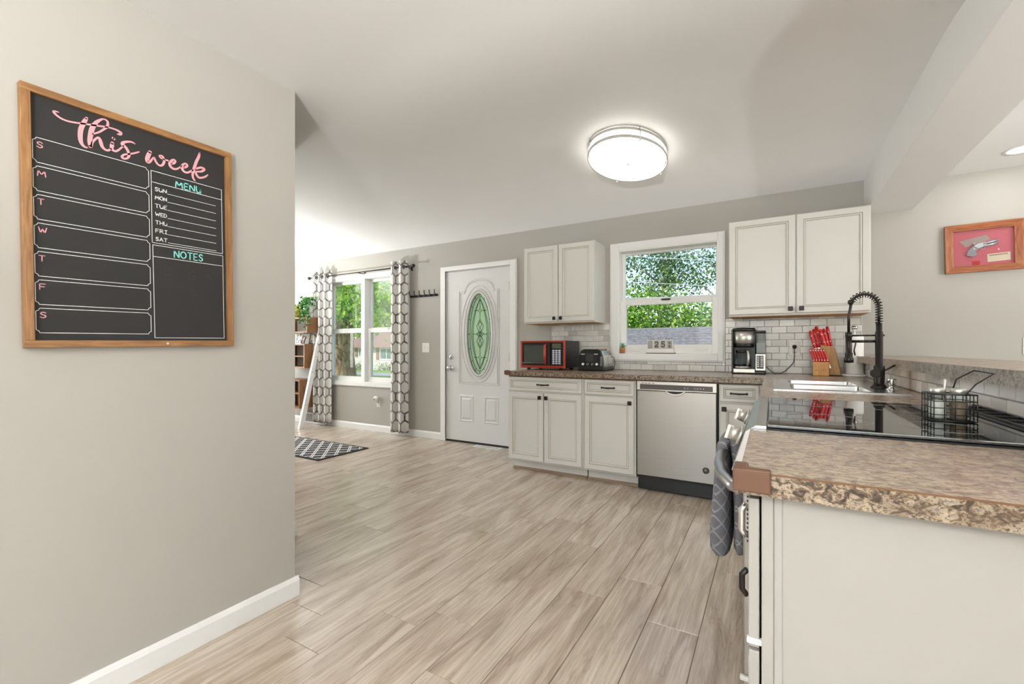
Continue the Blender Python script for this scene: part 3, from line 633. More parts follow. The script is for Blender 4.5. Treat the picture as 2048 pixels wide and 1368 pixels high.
# towel over the oven handle
tm = Nt('grey_terry_towel'); v = tm.coord('Object'); sep = tm.n('ShaderNodeSeparateXYZ'); tm.l(v, sep.inputs[0])
a = tm.ma('ABSOLUTE', tm.ma('SUBTRACT', tm.ma('FRACT', tm.ma('MULTIPLY', tm.ma('ADD', tm.ma('ADD', sep.outputs[0], sep.outputs[1]), sep.outputs[2]), 17.)), .5)); b = tm.ma('ABSOLUTE', tm.ma('SUBTRACT', tm.ma('FRACT', tm.ma('MULTIPLY', tm.ma('SUBTRACT', tm.ma('ADD', sep.outputs[0], sep.outputs[1]), sep.outputs[2]), 17.)), .5))
f = tm.ramp(tm.ma('MINIMUM', a, b), [(0, (1, 1, 1, 1)), (.05, (1, 1, 1, 1)), (.09, (0, 0, 0, 1))]); nz = tm.noise(v, 300, 3)
tm.bump(tm.ma('ADD', nz, f), .5, .003); M_towel = tm.set(tm.mix(tm.ma('MULTIPLY', f, .45), tm.mix(nz, '#5d5c60', '#77767a'), '#b0afb3'), .95)
tw = MB()
def lobe(levels, y0, y1, n=28):      # levels: (z, x_left, x_right); rounded, slightly rippled cross-sections
    o0 = len(tw.v)
    for li, (z, xa, xb) in enumerate(levels):
        cx, rx, cy, ry = (xa+xb)/2, (xb-xa)/2, (y0+y1)/2, (y1-y0)/2
        for k in range(n):
            q = 2*math.pi*k/n; c_, s_ = math.cos(q), math.sin(q); e = .62
            x = cx+rx*math.copysign(abs(c_)**e, c_); y = cy+ry*math.copysign(abs(s_)**e, s_)
            tw.v.append((x+.0015*math.sin(q*5+z*30), y+.003*math.sin(q*3+z*9), z))
    L_ = len(levels)
    for i in range(L_-1):
        for k in range(n): tw.f.append([o0+i*n+k, o0+i*n+(k+1) % n, o0+(i+1)*n+(k+1) % n, o0+(i+1)*n+k]); tw.mi.append(0); tw.sm.append(True)
    tw.f.append([o0+k for k in range(n)][::-1]); tw.mi.append(0); tw.sm.append(True); tw.f.append([o0+(L_-1)*n+k for k in range(n)]); tw.mi.append(0); tw.sm.append(True)
lobe([(.385, -.185, -.135), (.395, -.197, -.127), (.44, -.199, -.125), (.55, -.192, -.126), (.66, -.184, -.128), (.74, -.178, -.130), (.775, -.172, -.128), (.792, -.160, -.118), (.797, -.148, -.120)], 1.74, 1.99)
lobe([(.40, -.112, -.082), (.41, -.119, -.075), (.50, -.119, -.074), (.62, -.120, -.076), (.72, -.124, -.080), (.775, -.132, -.085), (.792, -.140, -.100), (.797, -.142, -.112)], 1.745, 1.985)
o = tag(tw.build('dish_towel', M_towel, fix=True), 'grey terry dish towel with zigzag pattern draped over the oven handle', 'towel')
# ================================================================ sink, faucet, soap dispenser
sk = root('sink', 'stainless steel double bowl drop in sink in the peninsula counter', 'sink', (.27, 2.99, .914))
m = MB(); xs = [-.262, -.184, -.010, .132, .262]; ys = [-.42, -.347, -.038, .043, .352, .42]
m.plate(xs, ys, {(1, 1), (2, 1), (1, 3), (2, 3)}, -.002, .005, 0, 0); m.build('rim', M_steelv, sk, bevel=.0025, fix=True)
for y0, y1 in ((-.347, -.038), (.043, .352)):
    m = MB(); x0, x1, dz = -.184, .132, -.19; t = .012
    m.add([(x0, y0, .004), (x1, y0, .004), (x1, y1, .004), (x0, y1, .004), (x0+t, y0+t, dz), (x1-t, y0+t, dz), (x1-t, y1-t, dz), (x0+t, y1-t, dz)], [(0, 1, 5, 4), (1, 2, 6, 5), (2, 3, 7, 6), (3, 0, 4, 7), (4, 5, 6, 7)])
    b_ = m.build('bowl', M_steelv, sk, bevel=.02, seg=4)
    m = MB(); m.lathe([(.042, dz+.002), (.038, dz+.004), (.0, dz+.001)], ((x0+x1)/2, (y0+y1)/2, 0), 20); m.build('drain', M_chrome, b_)
fc = root('faucet', 'dark gunmetal spring neck kitchen faucet standing behind the sink', 'faucet', (.472, 2.904, .919))
m = MB(); m.lathe([(.036, 0), (.036, .006), (.028, .012), (.024, .02)], (0, 0, 0), 24); m.build('base', M_gun, fc)
m = MB(); m.lathe([(.0, .0), (.024, .0), (.022, .03), (.0235, .06), (.0235, .112), (.0165, .114), (.0165, .285), (.013, .287), (.013, .33), (.0, .33)], (0, 0, 0), 24); m.build('pole', M_gun, fc)
m = MB(); m.cyl((-.012, -.012, .075), (-.02, -.032, .075), .022, .022, 20); m.tube([(0.012, 0, .085), (.035, -.004, .098), (.062, -.006, .118)], .0045, 8); m.build('lever', M_gun, fc)
arc = [(0, 0, .33+.04*k) for k in range(3)]+[(-.060+.060*math.cos(t), 0, .41+.070*math.sin(t)) for t in [math.pi*k/20 for k in range(1, 18)]]
ex = arc[-1]
m = MB(); m.tube(arc, .006, 8); m.build('hose', M_gun, fc)
# spring coil around the arc
cp_, turns = [], 19; P = [Vector(p) for p in arc]; Ls = [0]
for a, b in zip(P, P[1:]): Ls.append(Ls[-1]+(b-a).length)
N = 26*12
for i in range(N+1):
    s = Ls[-1]*i/N; j = max(k for k in range(len(Ls)) if Ls[k] <= s+1e-9); j = min(j, len(P)-2); t = (s-Ls[j])/(Ls[j+1]-Ls[j]); p = P[j].lerp(P[j+1], t)
    tg = (P[j+1]-P[j]).normalized(); a = Vector((0, 1, 0)); b = tg.cross(a); q = 2*math.pi*turns*i/N
    cp_.append(p+(a*math.cos(q)+b*math.sin(q))*.0145)
m = MB(); m.tube(cp_, .0024, 5); m.build('spring', M_gun, fc)
hx = -.124
m = MB(); m.sphere((ex[0]-.002, 0, ex[2]), .014, 12); m.tube([ex, (-.118, 0, .405), (hx, 0, .37), (hx, 0, .28)], .0065, 8); m.build('hose_end', M_gun, fc)
m = MB(); m.lathe([(.0, .285), (.0155, .285), (.016, .262), (.0135, .26), (.0135, .18), (.017, .178), (.017, .155), (.021, .15), (.021, .128), (.0, .125)], (hx, 0, 0), 20)
m.tube([(hx+.012, 0, .24), (hx+.03, -.003, .235), (hx+.022, -.004, .19), (hx+.026, -.004, .165)], .0035, 8); m.build('spray_head', M_gun, fc)
m = MB(); m.cyl((-.012, 0, .268), (hx+.012, 0, .268), .0042, n=10); m.cyl((.01, 0, .268), (.022, 0, .268), .005, n=8); m.build('support_arm', M_gun, fc)
m = MB(); m.cyl((-.012, 0, .238), (hx+.014, 0, .238), .0068, n=10); m.build('spout', M_gun, fc)
sd = root('soap_dispenser', 'small chrome soap dispenser cap on the sink deck beside the faucet', 'soap dispenser', (.503, 2.80, .919))
MB().lathe([(.024, 0), (.024, .004), (.013, .012), (.012, .02)], n=20).build('base', M_chrome, sd)
MB().lathe([(.012, .018), (.014, .03), (.019, .045), (.019, .052), (.0, .056)], n=20).build('cap', M_chrome, sd)
# ================================================================ countertop appliances
mw = root('microwave', 'red and black countertop microwave at the left end of the counter', 'microwave', (-1.9, 4.03, .915))
m = MB(); m.box(-.24, .24, -.172, .172, .018, .279); m.build('body', M_black, mw, bevel=.004)
m = MB(); ring(m, -.24, .24, .018, .279, .022, .022, .024, .018, -.186, -.172); m.build('front_frame', M_red, mw, bevel=.006)
n_ = Nt('microwave_glass_reflection'); M_mwg = n_.set('#3c423b', .05, Specular_IOR_Level=.9)  # greenish window reflection put into the glass colour
d_ = MB().box(-.218, .085, -.183, -.172, .042, .261).build('door', M_black, mw); MB().box(-.195, .02, -.1845, -.1828, .075, .235).build('window', M_mwg, d_)
MB().box(-.218, .05, -.1842, -.1828, .066, .069).build('trim_strip', M_nickel, d_)
m = MB(); m.tube([(.045, -.184, .062), (.045, -.212, .066), (.045, -.214, .15), (.045, -.212, .238), (.045, -.184, .242)], .0125, 8); m.build('handle', M_red, d_)
m = MB(); m.box(.063, .085, -.196, -.183, .05, .255); m.build('handle_recess', M_blackm, d_, bevel=.004)
cpn = MB().box(.09, .218, -.183, -.172, .042, .261).build('control_panel', M_black, mw)
MB().box(.105, .195, -.1842, -.1828, .205, .25).build('display', plain('lcd_green_grey', '#56604a', .2), cpn)
M_bl = plain('button_label', '#d8dde8', .5)
for r_ in range(8):
    for c_ in range(3): MB().box(.108+c_*.031, .13+c_*.031, -.1848, -.1828, .058+r_*.0175, .069+r_*.0175).build('button', M_bl, cpn)
for x in (-.17, .17):
    for y in (-.13, .13): MB().cyl((x, y, 0), (x, y, .02), .017, .02, 12).build('foot', M_blackm, mw)
ts = root('toaster', 'black fronted toaster with chrome sides between microwave and window', 'toaster', (-1.427, 4.02, .915))
prof = [(-.125, .0), (-.128, .03), (-.115, .13), (-.098, .172), (-.07, .188), (.07, .188), (.098, .172), (.115, .13), (.128, .03), (.125, 0)]
m = MB(); m.prism([(x, z+.012) for x, z in prof], -.115, .125, 'xz'); m.build('shell', M_steelv, ts, fix=True, bevel=.004)
m = MB(); m.prism([(x, z+.010) for x, z in prof], -.135, -.113, 'xz'); ff = m.build('front', M_black, ts, fix=True, bevel=.010, seg=3)
m = MB(); m.box(-.132, .132, -.137, .14, 0.0, .045); m.build('base', M_black, ts, bevel=.012)
for y in (-.05, .05): MB().box(-.09, .09, y-.028, y+.028, .196, .2012).build('slot', M_cabin, ts)  # oak colour stands in for the warm reflection on top
for x in (-.07, .055):
    MB().box(x-.006, x+.006, -.1385, -.134, .07, .165).build('lever_slot', M_blackm, ff); MB().box(x-.017, x+.017, -.152, -.136, .148, .158).build('lever', M_nickel, ff, bevel=.002)
MB().box(-.045, .03, -.1375, -.134, .085, .16).build('face_plate', plain('smoke_plate', '#403c3a', .25), ff)
for x in (-.072, .06):
    MB().cyl((x, -.134, .062), (x, -.15, .062), .012, .010, 14).build('dial', M_wplas, ff)
m = MB()
for x in (-.03, .015): MB().tube([(x+.009*math.cos(2*math.pi*k/16), -.1355, .062+.009*math.sin(2*math.pi*k/16)) for k in range(16)], .0014, 5, closed=True).build('button', M_chrome, ff)
for k in range(6): MB().tube([(.099+.007*math.cos(2*math.pi*j/12), -.1352, .055+.014*k+.007*math.sin(2*math.pi*j/12)) for j in range(12)], .0014, 4, closed=True).build('indicator_ring', M_nickel, ff)
m = MB(); m.tube([(.13, .06, .13), (.150, .08, .12), (.158, .09, .07), (.145, .10, .02), (.13, .13, .006)], .003, 6); m.build('cord', M_black, ts)
# coffee maker
cf = root('coffee_maker', 'black and steel drip coffee maker with glass carafe under the wider wall cabinet', 'coffee maker', (-.163, 4.16, .915))
MB().box(-.122, .122, -.115, .115, 0, .028).build('base', M_black, cf, bevel=.008)
MB().box(-.108, .048, -.122, -.05, .01, .042).build('base_band', M_nickel, cf, bevel=.004)
MB().box(-.122, .05, .02, .115, .028, .36).build('back_column', M_black, cf, bevel=.006)
MB().box(-.122, -.108, -.09, .03, .028, .36).build('side_rib', M_black, cf, bevel=.004)
m = MB(); m.lathe([(.058, .235), (.078, .25), (.084, .345), (.0, .345)], (-.035, -.03, 0), 28); m.build('brew_basket', M_nickel, cf)
m = MB(); m.lathe([(.0, .215), (.07, .215), (.076, .245), (.0, .246)], (-.035, -.03, 0), 28); m.build('basket_collar', M_black, cf)
m = MB(); m.lathe([(.086, .345), (.088, .358), (.08, .372), (.0, .374)], (-.035, -.03, 0), 28); m.build('lid', M_black, cf)
ca = MB().lathe([(.045, .048), (.062, .06), (.066, .10), (.058, .145), (.045, .175), (.045, .178)], (-.045, -.045, 0), 24).build('carafe', M_jar, cf)
MB().lathe([(.0, .05), (.058, .052), (.0615, .075), (.0, .076)], (-.045, -.045, 0), 24).build('coffee', plain('coffee_liquid', '#20130c', .2), ca)
MB().lathe([(.047, .172), (.049, .192), (.0, .196)], (-.045, -.045, 0), 24).build('carafe_lid', M_black, ca)
MB().lathe([(.064, .046), (.0655, .058), (.064, .06)], (-.045, -.045, 0), 24).build('carafe_band', M_nickel, ca)
m = MB(); m.tube([(-.01, -.088, .185), (-.0, -.12, .18), (.004, -.125, .12), (-.004, -.115, .07)], .0095, 8); m.build('carafe_handle', M_nickel, ca)
MB().box(.055, .122, -.09, .115, .165, .335).build('water_tank', M_tank, cf, bevel=.006); MB().box(.0545, .1225, -.092, .117, .335, .348).build('tank_lid', M_black, cf, bevel=.003)
MB().box(.057, .12, -.087, .112, .168, .25).build('tank_water', plain('tank_inner', '#a9adab', .3), cf)
pn = MB().box(.05, .122, -.118, .115, .028, .162).build('control_housing', M_nickel, cf, bevel=.004)
MB().box(.060, .108, -.1205, -.1175, .045, .148).build('control_panel', M_black, pn)
for r_ in range(6):
    for xa, xb in ((.064, .077), (.087, .103)): MB().box(xa, xb, -.1218, -.1204, .060+r_*.0145, .0665+r_*.0145).build('button', M_wplas, pn)
m = MB(); m.tube([(.12, .05, .05), (.132, .03, .048), (.155, .02, .022), (.18, .03, .005), (.21, .05, .004), (.235, .06, .008), (.262, .11, .025), (.295, .13, .06), (.318, .135, .095), (.323, .140, .15), (.323, .145, .212), (.323, .150, .218)], .0032, 6); m.build('cord', M_black, cf)
MB().lathe([(.0, .115), (.0155, .115), (.0155, .148), (.0, .15)], (.323, .0, .218), 14, 0, 'y').build('plug', M_black, cf)
# outlets and switches
def plate_(name, label, cat, x, z, kind, w=.075, h=.118, y=D, group=None):
    p = root(name, label, cat, (x, y, z), group=group)
    MB().box(-w/2, w/2, -.006, 0, -h/2, h/2).build('cover_plate', M_wplas, p, bevel=.003)
    for x_ in ((0,) if w < .1 else (-.023, .023)):
        if kind == 'switch': MB().box(x_-.005, x_+.005, -.014, -.006, -.008, .012).build('toggle', M_wplas, p, bevel=.002)
        else:
            for zz in (-.021, .021): MB().lathe([(.0165, -.0055), (.0165, -.008), (.0, -.0082)], (x_, 0, zz), 16, 0, 'y').build('receptacle', M_wplas, p)
    return p
plate_('wall_outlet', 'white wall outlet on the backsplash with a black plug in it', 'outlet', .160, 1.118, 'outlet', .082, .12, 4.310)
plate_('light_switch', 'white double light switch plate between hooks and entry door', 'light switch', -3.758, 1.13, 'switch', .115, .118)
plate_('light_switch', 'white switch plate at the right edge above the bar top', 'light switch', 1.495, 1.138, 'switch', .075, .118)
plate_('wall_outlet', 'white wall outlet low on the wall under the living room window', 'outlet', -4.585, .385, 'outlet', .07, .11)
fr_ = root('air_freshener', 'round white plug in air freshener on the outlet under the living room window', 'air freshener', (-4.60, 4.31, .44))
m = MB(); m.sphere((0, -.03, 0), .042, 16, 0, (1, .8, 1)); m.build('body', M_wplas, fr_); MB().lathe([(.018, -.064), (.0, -.066)], (-.004, 0, .004), 14, 0, 'y').build('vent', M_nickel, fr_)
MB().box(-.018, .03, -.028, -.003, -.055, -.02).build('plug_body', M_wplas, fr_, bevel=.006)
# knife block and knives
kb = root('knife_block', 'acacia wood knife block full of red handled knives beside the paper towel holder', 'knife block', (.365, 4.14, .915), R(-8))
m = MB(); m.prism([(-.09, 0), (.08, 0), (.035, .20), (-.035, .235), (-.05, .12)], -.0, .105, 'xz'); 
m = MB(); m.add([(-.06, .10, 0), (.095, .10, 0), (.095, -.045, 0), (-.06, -.045, 0)], [], 0)
m = MB()
# main block: leaning back-left slab; sheared toward -x, seen from the front
def shear(x0, x1, y0, y1, z0, z1, dx, dy, mi=0):
    m.add([(x0, y0, z0), (x1, y0, z0), (x1, y1, z0), (x0, y1, z0), (x0+dx, y0+dy, z1), (x1+dx, y0+dy, z1-.02), (x1+dx, y1+dy, z1-.02), (x0+dx, y1+dy, z1)], [(0, 1, 5, 4), (1, 2, 6, 5), (2, 3, 7, 6), (3, 0, 4, 7), (4, 5, 6, 7), (3, 2, 1, 0)], mi)
shear(.002, .088, -.045, .085, .006, .235, -.045, .0); m.build('main_block', M_block2, kb, bevel=.003)
for k_ in (.030, .058): m = MB(); shear(k_, k_+.0022, -.0458, -.044, .010, .232, -.045, .0); m.build('glue_line', M_cabin, kb)
m = MB(); shear(-.062, .0, -.045, .085, .006, .205, -.02, .01); m.build('rear_slab', M_block, kb, bevel=.002)
m = MB(); m.prism([(-.085, .0), (.016, .0), (.016, .105), (-.085, .105)], -.085, -.046, 'xz'); fb_ = m.build('steak_knife_rack', M_block, kb, bevel=.003, fix=True)
MB().box(-.075, .08, -.07, .08, -.0, .006).build('foot', M_blackm, kb)
m = MB(); T = lambda u, v, h: (-.07+u, -.0855-h, .035+v)
m.stroke([(0, .0, .002), (.006, .014, .002), (.012, .0, .002), (.02, .004, .0015), (.03, .001, .0015)], T, .0004); m.stroke([(.04, .002, .0015), (.046, .014, .002), (.052, .002, .002), (.058, .012, .0015), (.066, .001, .0015)], T, .0004)
m.build('engraving', plain('burnt_mark', '#7a4a20', .6), fb_)
def knife(loc, tilt, L, wd, label, group, rz=0, steak=False):
    k = root('knife', label, 'knife', loc, group=group)
    k.rotation_euler = (tilt[0], tilt[1], rz)
    m = MB(); t = wd*.42
    m.tube([(0, 0, -.002), (0, 0, .006), (0, 0, L*.45), (0, 0, L*.8), (0, 0, L)], [wd*.42, wd*.48, wd*.44, wd*.5, wd*.42], 10); m.v = [(x, y*.8, z) for x, y, z in m.v]
    m.sphere((0, 0, L), wd*.45, 10); m.build('handle', M_redh, k)
    MB().box(-wd*.3, wd*.3, -.001, .001, -.05, .0).build('blade', M_steelv, k)
    m = MB()
    for z in ((.012, L*.93) if steak else (L*.25, L*.75)): m.sphere((0, -wd*.40, z), wd*.17 if not steak else wd*.3, 8)
    m.build('rivet', M_pin, k)
    return k
base = Matrix.Translation(kb.location) @ Matrix.Rotation(R(-8), 4, 'Z')
sp = None
ords = ['leftmost', 'second from the left', 'third from the left', 'third from the right', 'second from the right', 'rightmost']
for i in range(6):
    p = base @ Vector((-.076+i*.0168, -.066, .106)); lab = 'small red steak knife in the front rack, %s of six' % ords[i]
    if sp is None: sp = knife(p, (R(4), R(-17), 0), .095, .0155, lab, 'red steak knives in the front rack', R(-8), True)
    else: dup(sp, p, None, lab)
bigs = [((-.075, -.02, .21), .125, .024, -14, 'leftmost front'), ((-.055, .01, .215), .135, .024, -13, 'behind the leftmost, slightly taller'), ((-.04, .045, .215), .155, .026, -12, 'tallest, at the back left'),
        ((-.012, -.02, .225), .12, .026, -14, 'front of the right hand pair'), ((.006, .01, .225), .125, .024, -13, 'just right of the front centre knife'), ((.022, .05, .225), .145, .022, -10, 'rightmost, with the round butt')]
for q, L, wd, tl_, lab in bigs:
    knife(base @ Vector(q), (R(3), R(tl_), 0), L, wd, 'large red handled knife in the wooden block, '+lab, 'large red knives in the block', R(-8))
sc_ = root('kitchen_scissors', 'dark handled kitchen shears poking up between the red knives', 'scissors', base @ Vector((-.018, .03, .215)))
m = MB(); m.tube([(-.012, 0, .07), (-.022, 0, .085), (-.014, 0, .105), (-.004, 0, .09)], .004, 6, closed=True); m.tube([(.010, 0, .07), (.020, 0, .085), (.012, 0, .105), (.004, 0, .09)], .004, 6, closed=True); m.build('handle', M_black, sc_)
m = MB(); m.box(-.006, .004, -.001, .001, -.04, .075); m.build('blade', M_steelv, sc_)
# paper towel holder with roll
ph = root('paper_towel_holder', 'upright white paper towel holder with a chrome knob in the counter corner', 'paper towel holder', (.533, 4.16, .915))
MB().lathe([(.0, 0), (.088, 0), (.090, .006), (.086, .014), (.0, .016)], n=32).build('base', M_white, ph)
MB().lathe([(.006, .014), (.006, .35)], n=10).build('rod', M_white, ph)
MB().lathe([(.006, .345), (.019, .352), (.022, .362), (.016, .372), (.0, .375)], n=18).build('finial', M_chrome, ph)
pr2 = root('paper_towel_roll', 'white paper towel roll on the upright holder', 'paper towel', (.533, 4.16, .932))
m = MB(); m.lathe([(.020, 0), (.054, 0), (.055, .002), (.055, .278), (.054, .28), (.020, .28), (.020, 0)], n=36); m.build('roll', plain('paper', '#e9e6e0', .9, bump=.2), pr2)
# ================================================================ spice caddy and jars on the cooktop
cd = root('spice_caddy', 'small black wire caddy holding jars on the black cooktop', 'wire caddy', (.412, 1.632, .9262), R(8))
m = MB(); X_, Y_, H_ = .044, .034, .072; rw = .0013
for z in (.002, .018, .036, .054, H_): m.tube([(-X_, -Y_, z), (X_, -Y_, z), (X_, Y_, z), (-X_, Y_, z)], rw if z < H_ else .0022, 5, closed=True)
for k in range(5):
    x = -X_+2*X_*k/4
    for s in (-1, 1): m.tube([(x, s*Y_, .002), (x, s*Y_, H_)], rw, 5)
for k in range(1, 4):
    y = -Y_+2*Y_*k/4
    for s in (-1, 1): m.tube([(s*X_, y, .002), (s*X_, y, H_)], rw, 5)
    m.tube([(-X_, y, .002), (X_, y, .002)], rw, 5)
m.build('basket', M_black, cd)
m = MB(); m.tube([(.02, -Y_, H_), (.045, -Y_*.7, .10), (.085, -Y_*.4, .128), (.060, Y_*.5, .135), (.03, Y_, .11), (.02, Y_, H_)], .0018, 6); m.build('handle', M_bronze, cd)
cb_ = Matrix.Translation(cd.location) @ Matrix.Rotation(R(8), 4, 'Z')
def jar(p, label, fill):
    j = root('spice_jar', label, 'jar', p, group='spice jars in the wire caddy')
    MB().lathe([(.0, .002), (.017, .002), (.019, .008), (.019, .058), (.015, .066), (.015, .07)], n=20).build('glass', M_jar, j)
    MB().lathe([(.0, .0035), (.0155, .0035), (.0172, .01), (.0172, .050), (.0, .052)], n=16).build('contents', fill, j)
    m = MB(); m.lathe([(.0, .068), (.0175, .068), (.0175, .082), (.015, .085), (.0, .0855)], n=20); m.build('lid', M_nickel, j); return j
jar(cb_ @ Vector((-.022, .006, .002)), 'glass spice jar with silver lid, left one in the wire caddy', plain('salt', '#d9d4ca', .8))
j_ = jar(cb_ @ Vector((.019, -.004, .002)), 'glass spice jar of ground pepper, right one in the wire caddy', plain('pepper', '#7a6652', .9, var=.4, scale=200))
j_ = root('toothpick_holder', 'thin metal stem standing up between the spice jars', 'utensil', cb_ @ Vector((.0, .02, .004))); MB().lathe([(.0, 0), (.004, .0), (.003, .08), (.0035, .105), (.0, .107)], n=10).build('stem', M_nickel, j_)
# ================================================================ things on the window sill
pt = root('succulent', 'tiny spiky succulent in a terracotta pot on the kitchen window sill', 'plant', (-1.262, 4.332, 1.073))
MB().lathe([(.0, 0), (.019, 0), (.022, .045), (.0245, .047), (.0245, .055), (.019, .055), (.0, .048)], n=18).build('pot', plain('terracotta', '#c98a52', .8, var=.15), pt)
rr_ = random.Random(3)
for k in range(14):
    q = 2*math.pi*k/14+rr_.uniform(-.2, .2); e = .02 if k % 2 else .04; h_ = .055 if k % 2 else .03
    m = MB(); m.tube([(0, 0, .05), (e*.5*math.cos(q), e*.35*math.sin(q), .05+h_*.6), (e*math.cos(q), e*.6*math.sin(q), .05+h_)], [.004, .0035, .0004], 6); m.build('leaf', plain('succulent_leaf', '#5f9a7a', .5, var=.3) if k == 0 else bpy.data.materials['succulent_leaf'], pt)
cl = root('calendar_block', 'white wooden block calendar reading 25 on the kitchen window sill', 'calendar', (-.905, 4.335, 1.073))
MB().box(-.125, .132, -.03, .03, 0, .007).build('base', M_qround, cl); MB().box(-.118, .122, -.022, .022, .007, .042).build('tray', M_white, cl, bevel=.001)
TX = lambda x0, y, z0: (lambda u, v, h: (x0+u, y-h, z0+v))
MT = plain('block_face', '#a8a29a', .7, var=.15)
for i, (x, tx) in enumerate(((-.088, ''), (-.03, '2'), (.029, '5'), (.088, ''))):
    b_ = MB().box(x-.028, x+.028, -.02, .018, .042, .128).build('block', M_white, cl, bevel=.002); MB().box(x-.022, x+.022, -.0212, -.02, .047, .122).build('block_face', MT, b_)
    m = MB()
    if tx: text(m, tx, x-.015, .062, .048, TX(0, -.0212, 0), .0006, .007, .03)
    elif i == 3:
        text(m, 'JUL', x-.014, .092, .016, TX(0, -.0212, 0), .0006, .0025, .026); text(m, 'S', x-.008, .056, .022, TX(0, -.0212, 0), .0006, .005, .013)
    else: m.box(x-.02, x+.02, -.0215, -.0211, .05, .052)
    m.build('numeral', M_paint['black'], b_)
m = MB(); T = TX(-.118, 0, .132)
for k, ch in enumerate('TEL EL DAY'):
    if ch != ' ': text(m, ch, .004+k*.0235, 0, .017, T, .0, .0028, .010)
for k in range(9): m.box(-.11+k*.0255, -.108+k*.0255, -.002, .002, .126, .134)
m.build('wire_letters', M_bronze, cl)
# ================================================================ weekly chalkboard
wb = root('chalkboard_calendar', 'large wood framed black weekly calendar board reading this week on the left wall', 'chalkboard', (-1.872, .690, 1.507))
wb.rotation_euler = (R(.8), 0, 0)
HW, HH = .288, .381; fw = .0215
for nm, y0, y1, z0, z1, mt in (('frame_rail', -HW, HW, HH-fw, HH, M_frame_y), ('frame_rail', -HW, HW, -HH, -HH+fw, M_frame_y), ('frame_stile', -HW, -HW+fw, -HH+fw, HH-fw, M_frame_z), ('frame_stile', HW-fw, HW, -HH+fw, HH-fw, M_frame_z)):
    MB().box(.0005, .024, y0, y1, z0, z1).build(nm, mt, wb, bevel=.0012)
nb = Nt('chalkboard_black'); v = nb.coord(scale=(1, 1, 1)); f = nb.noise(v, 7, 4); M_chalk = nb.set(nb.mix(f, '#201e1c', '#292624'), .7)
cbp = MB().box(.0005, .012, -HW+fw-.002, HW-fw+.002, -HH+fw-.002, HH-fw+.002).build('board', M_chalk, wb)
BW, BH = .541, .722; k1, k2 = (2*HW-2*fw)/BW, (2*HH-2*fw)/BH
TB = lambda u, v, h: (.012+h, -HW+fw+u*k1, -HH+fw+v*k2)
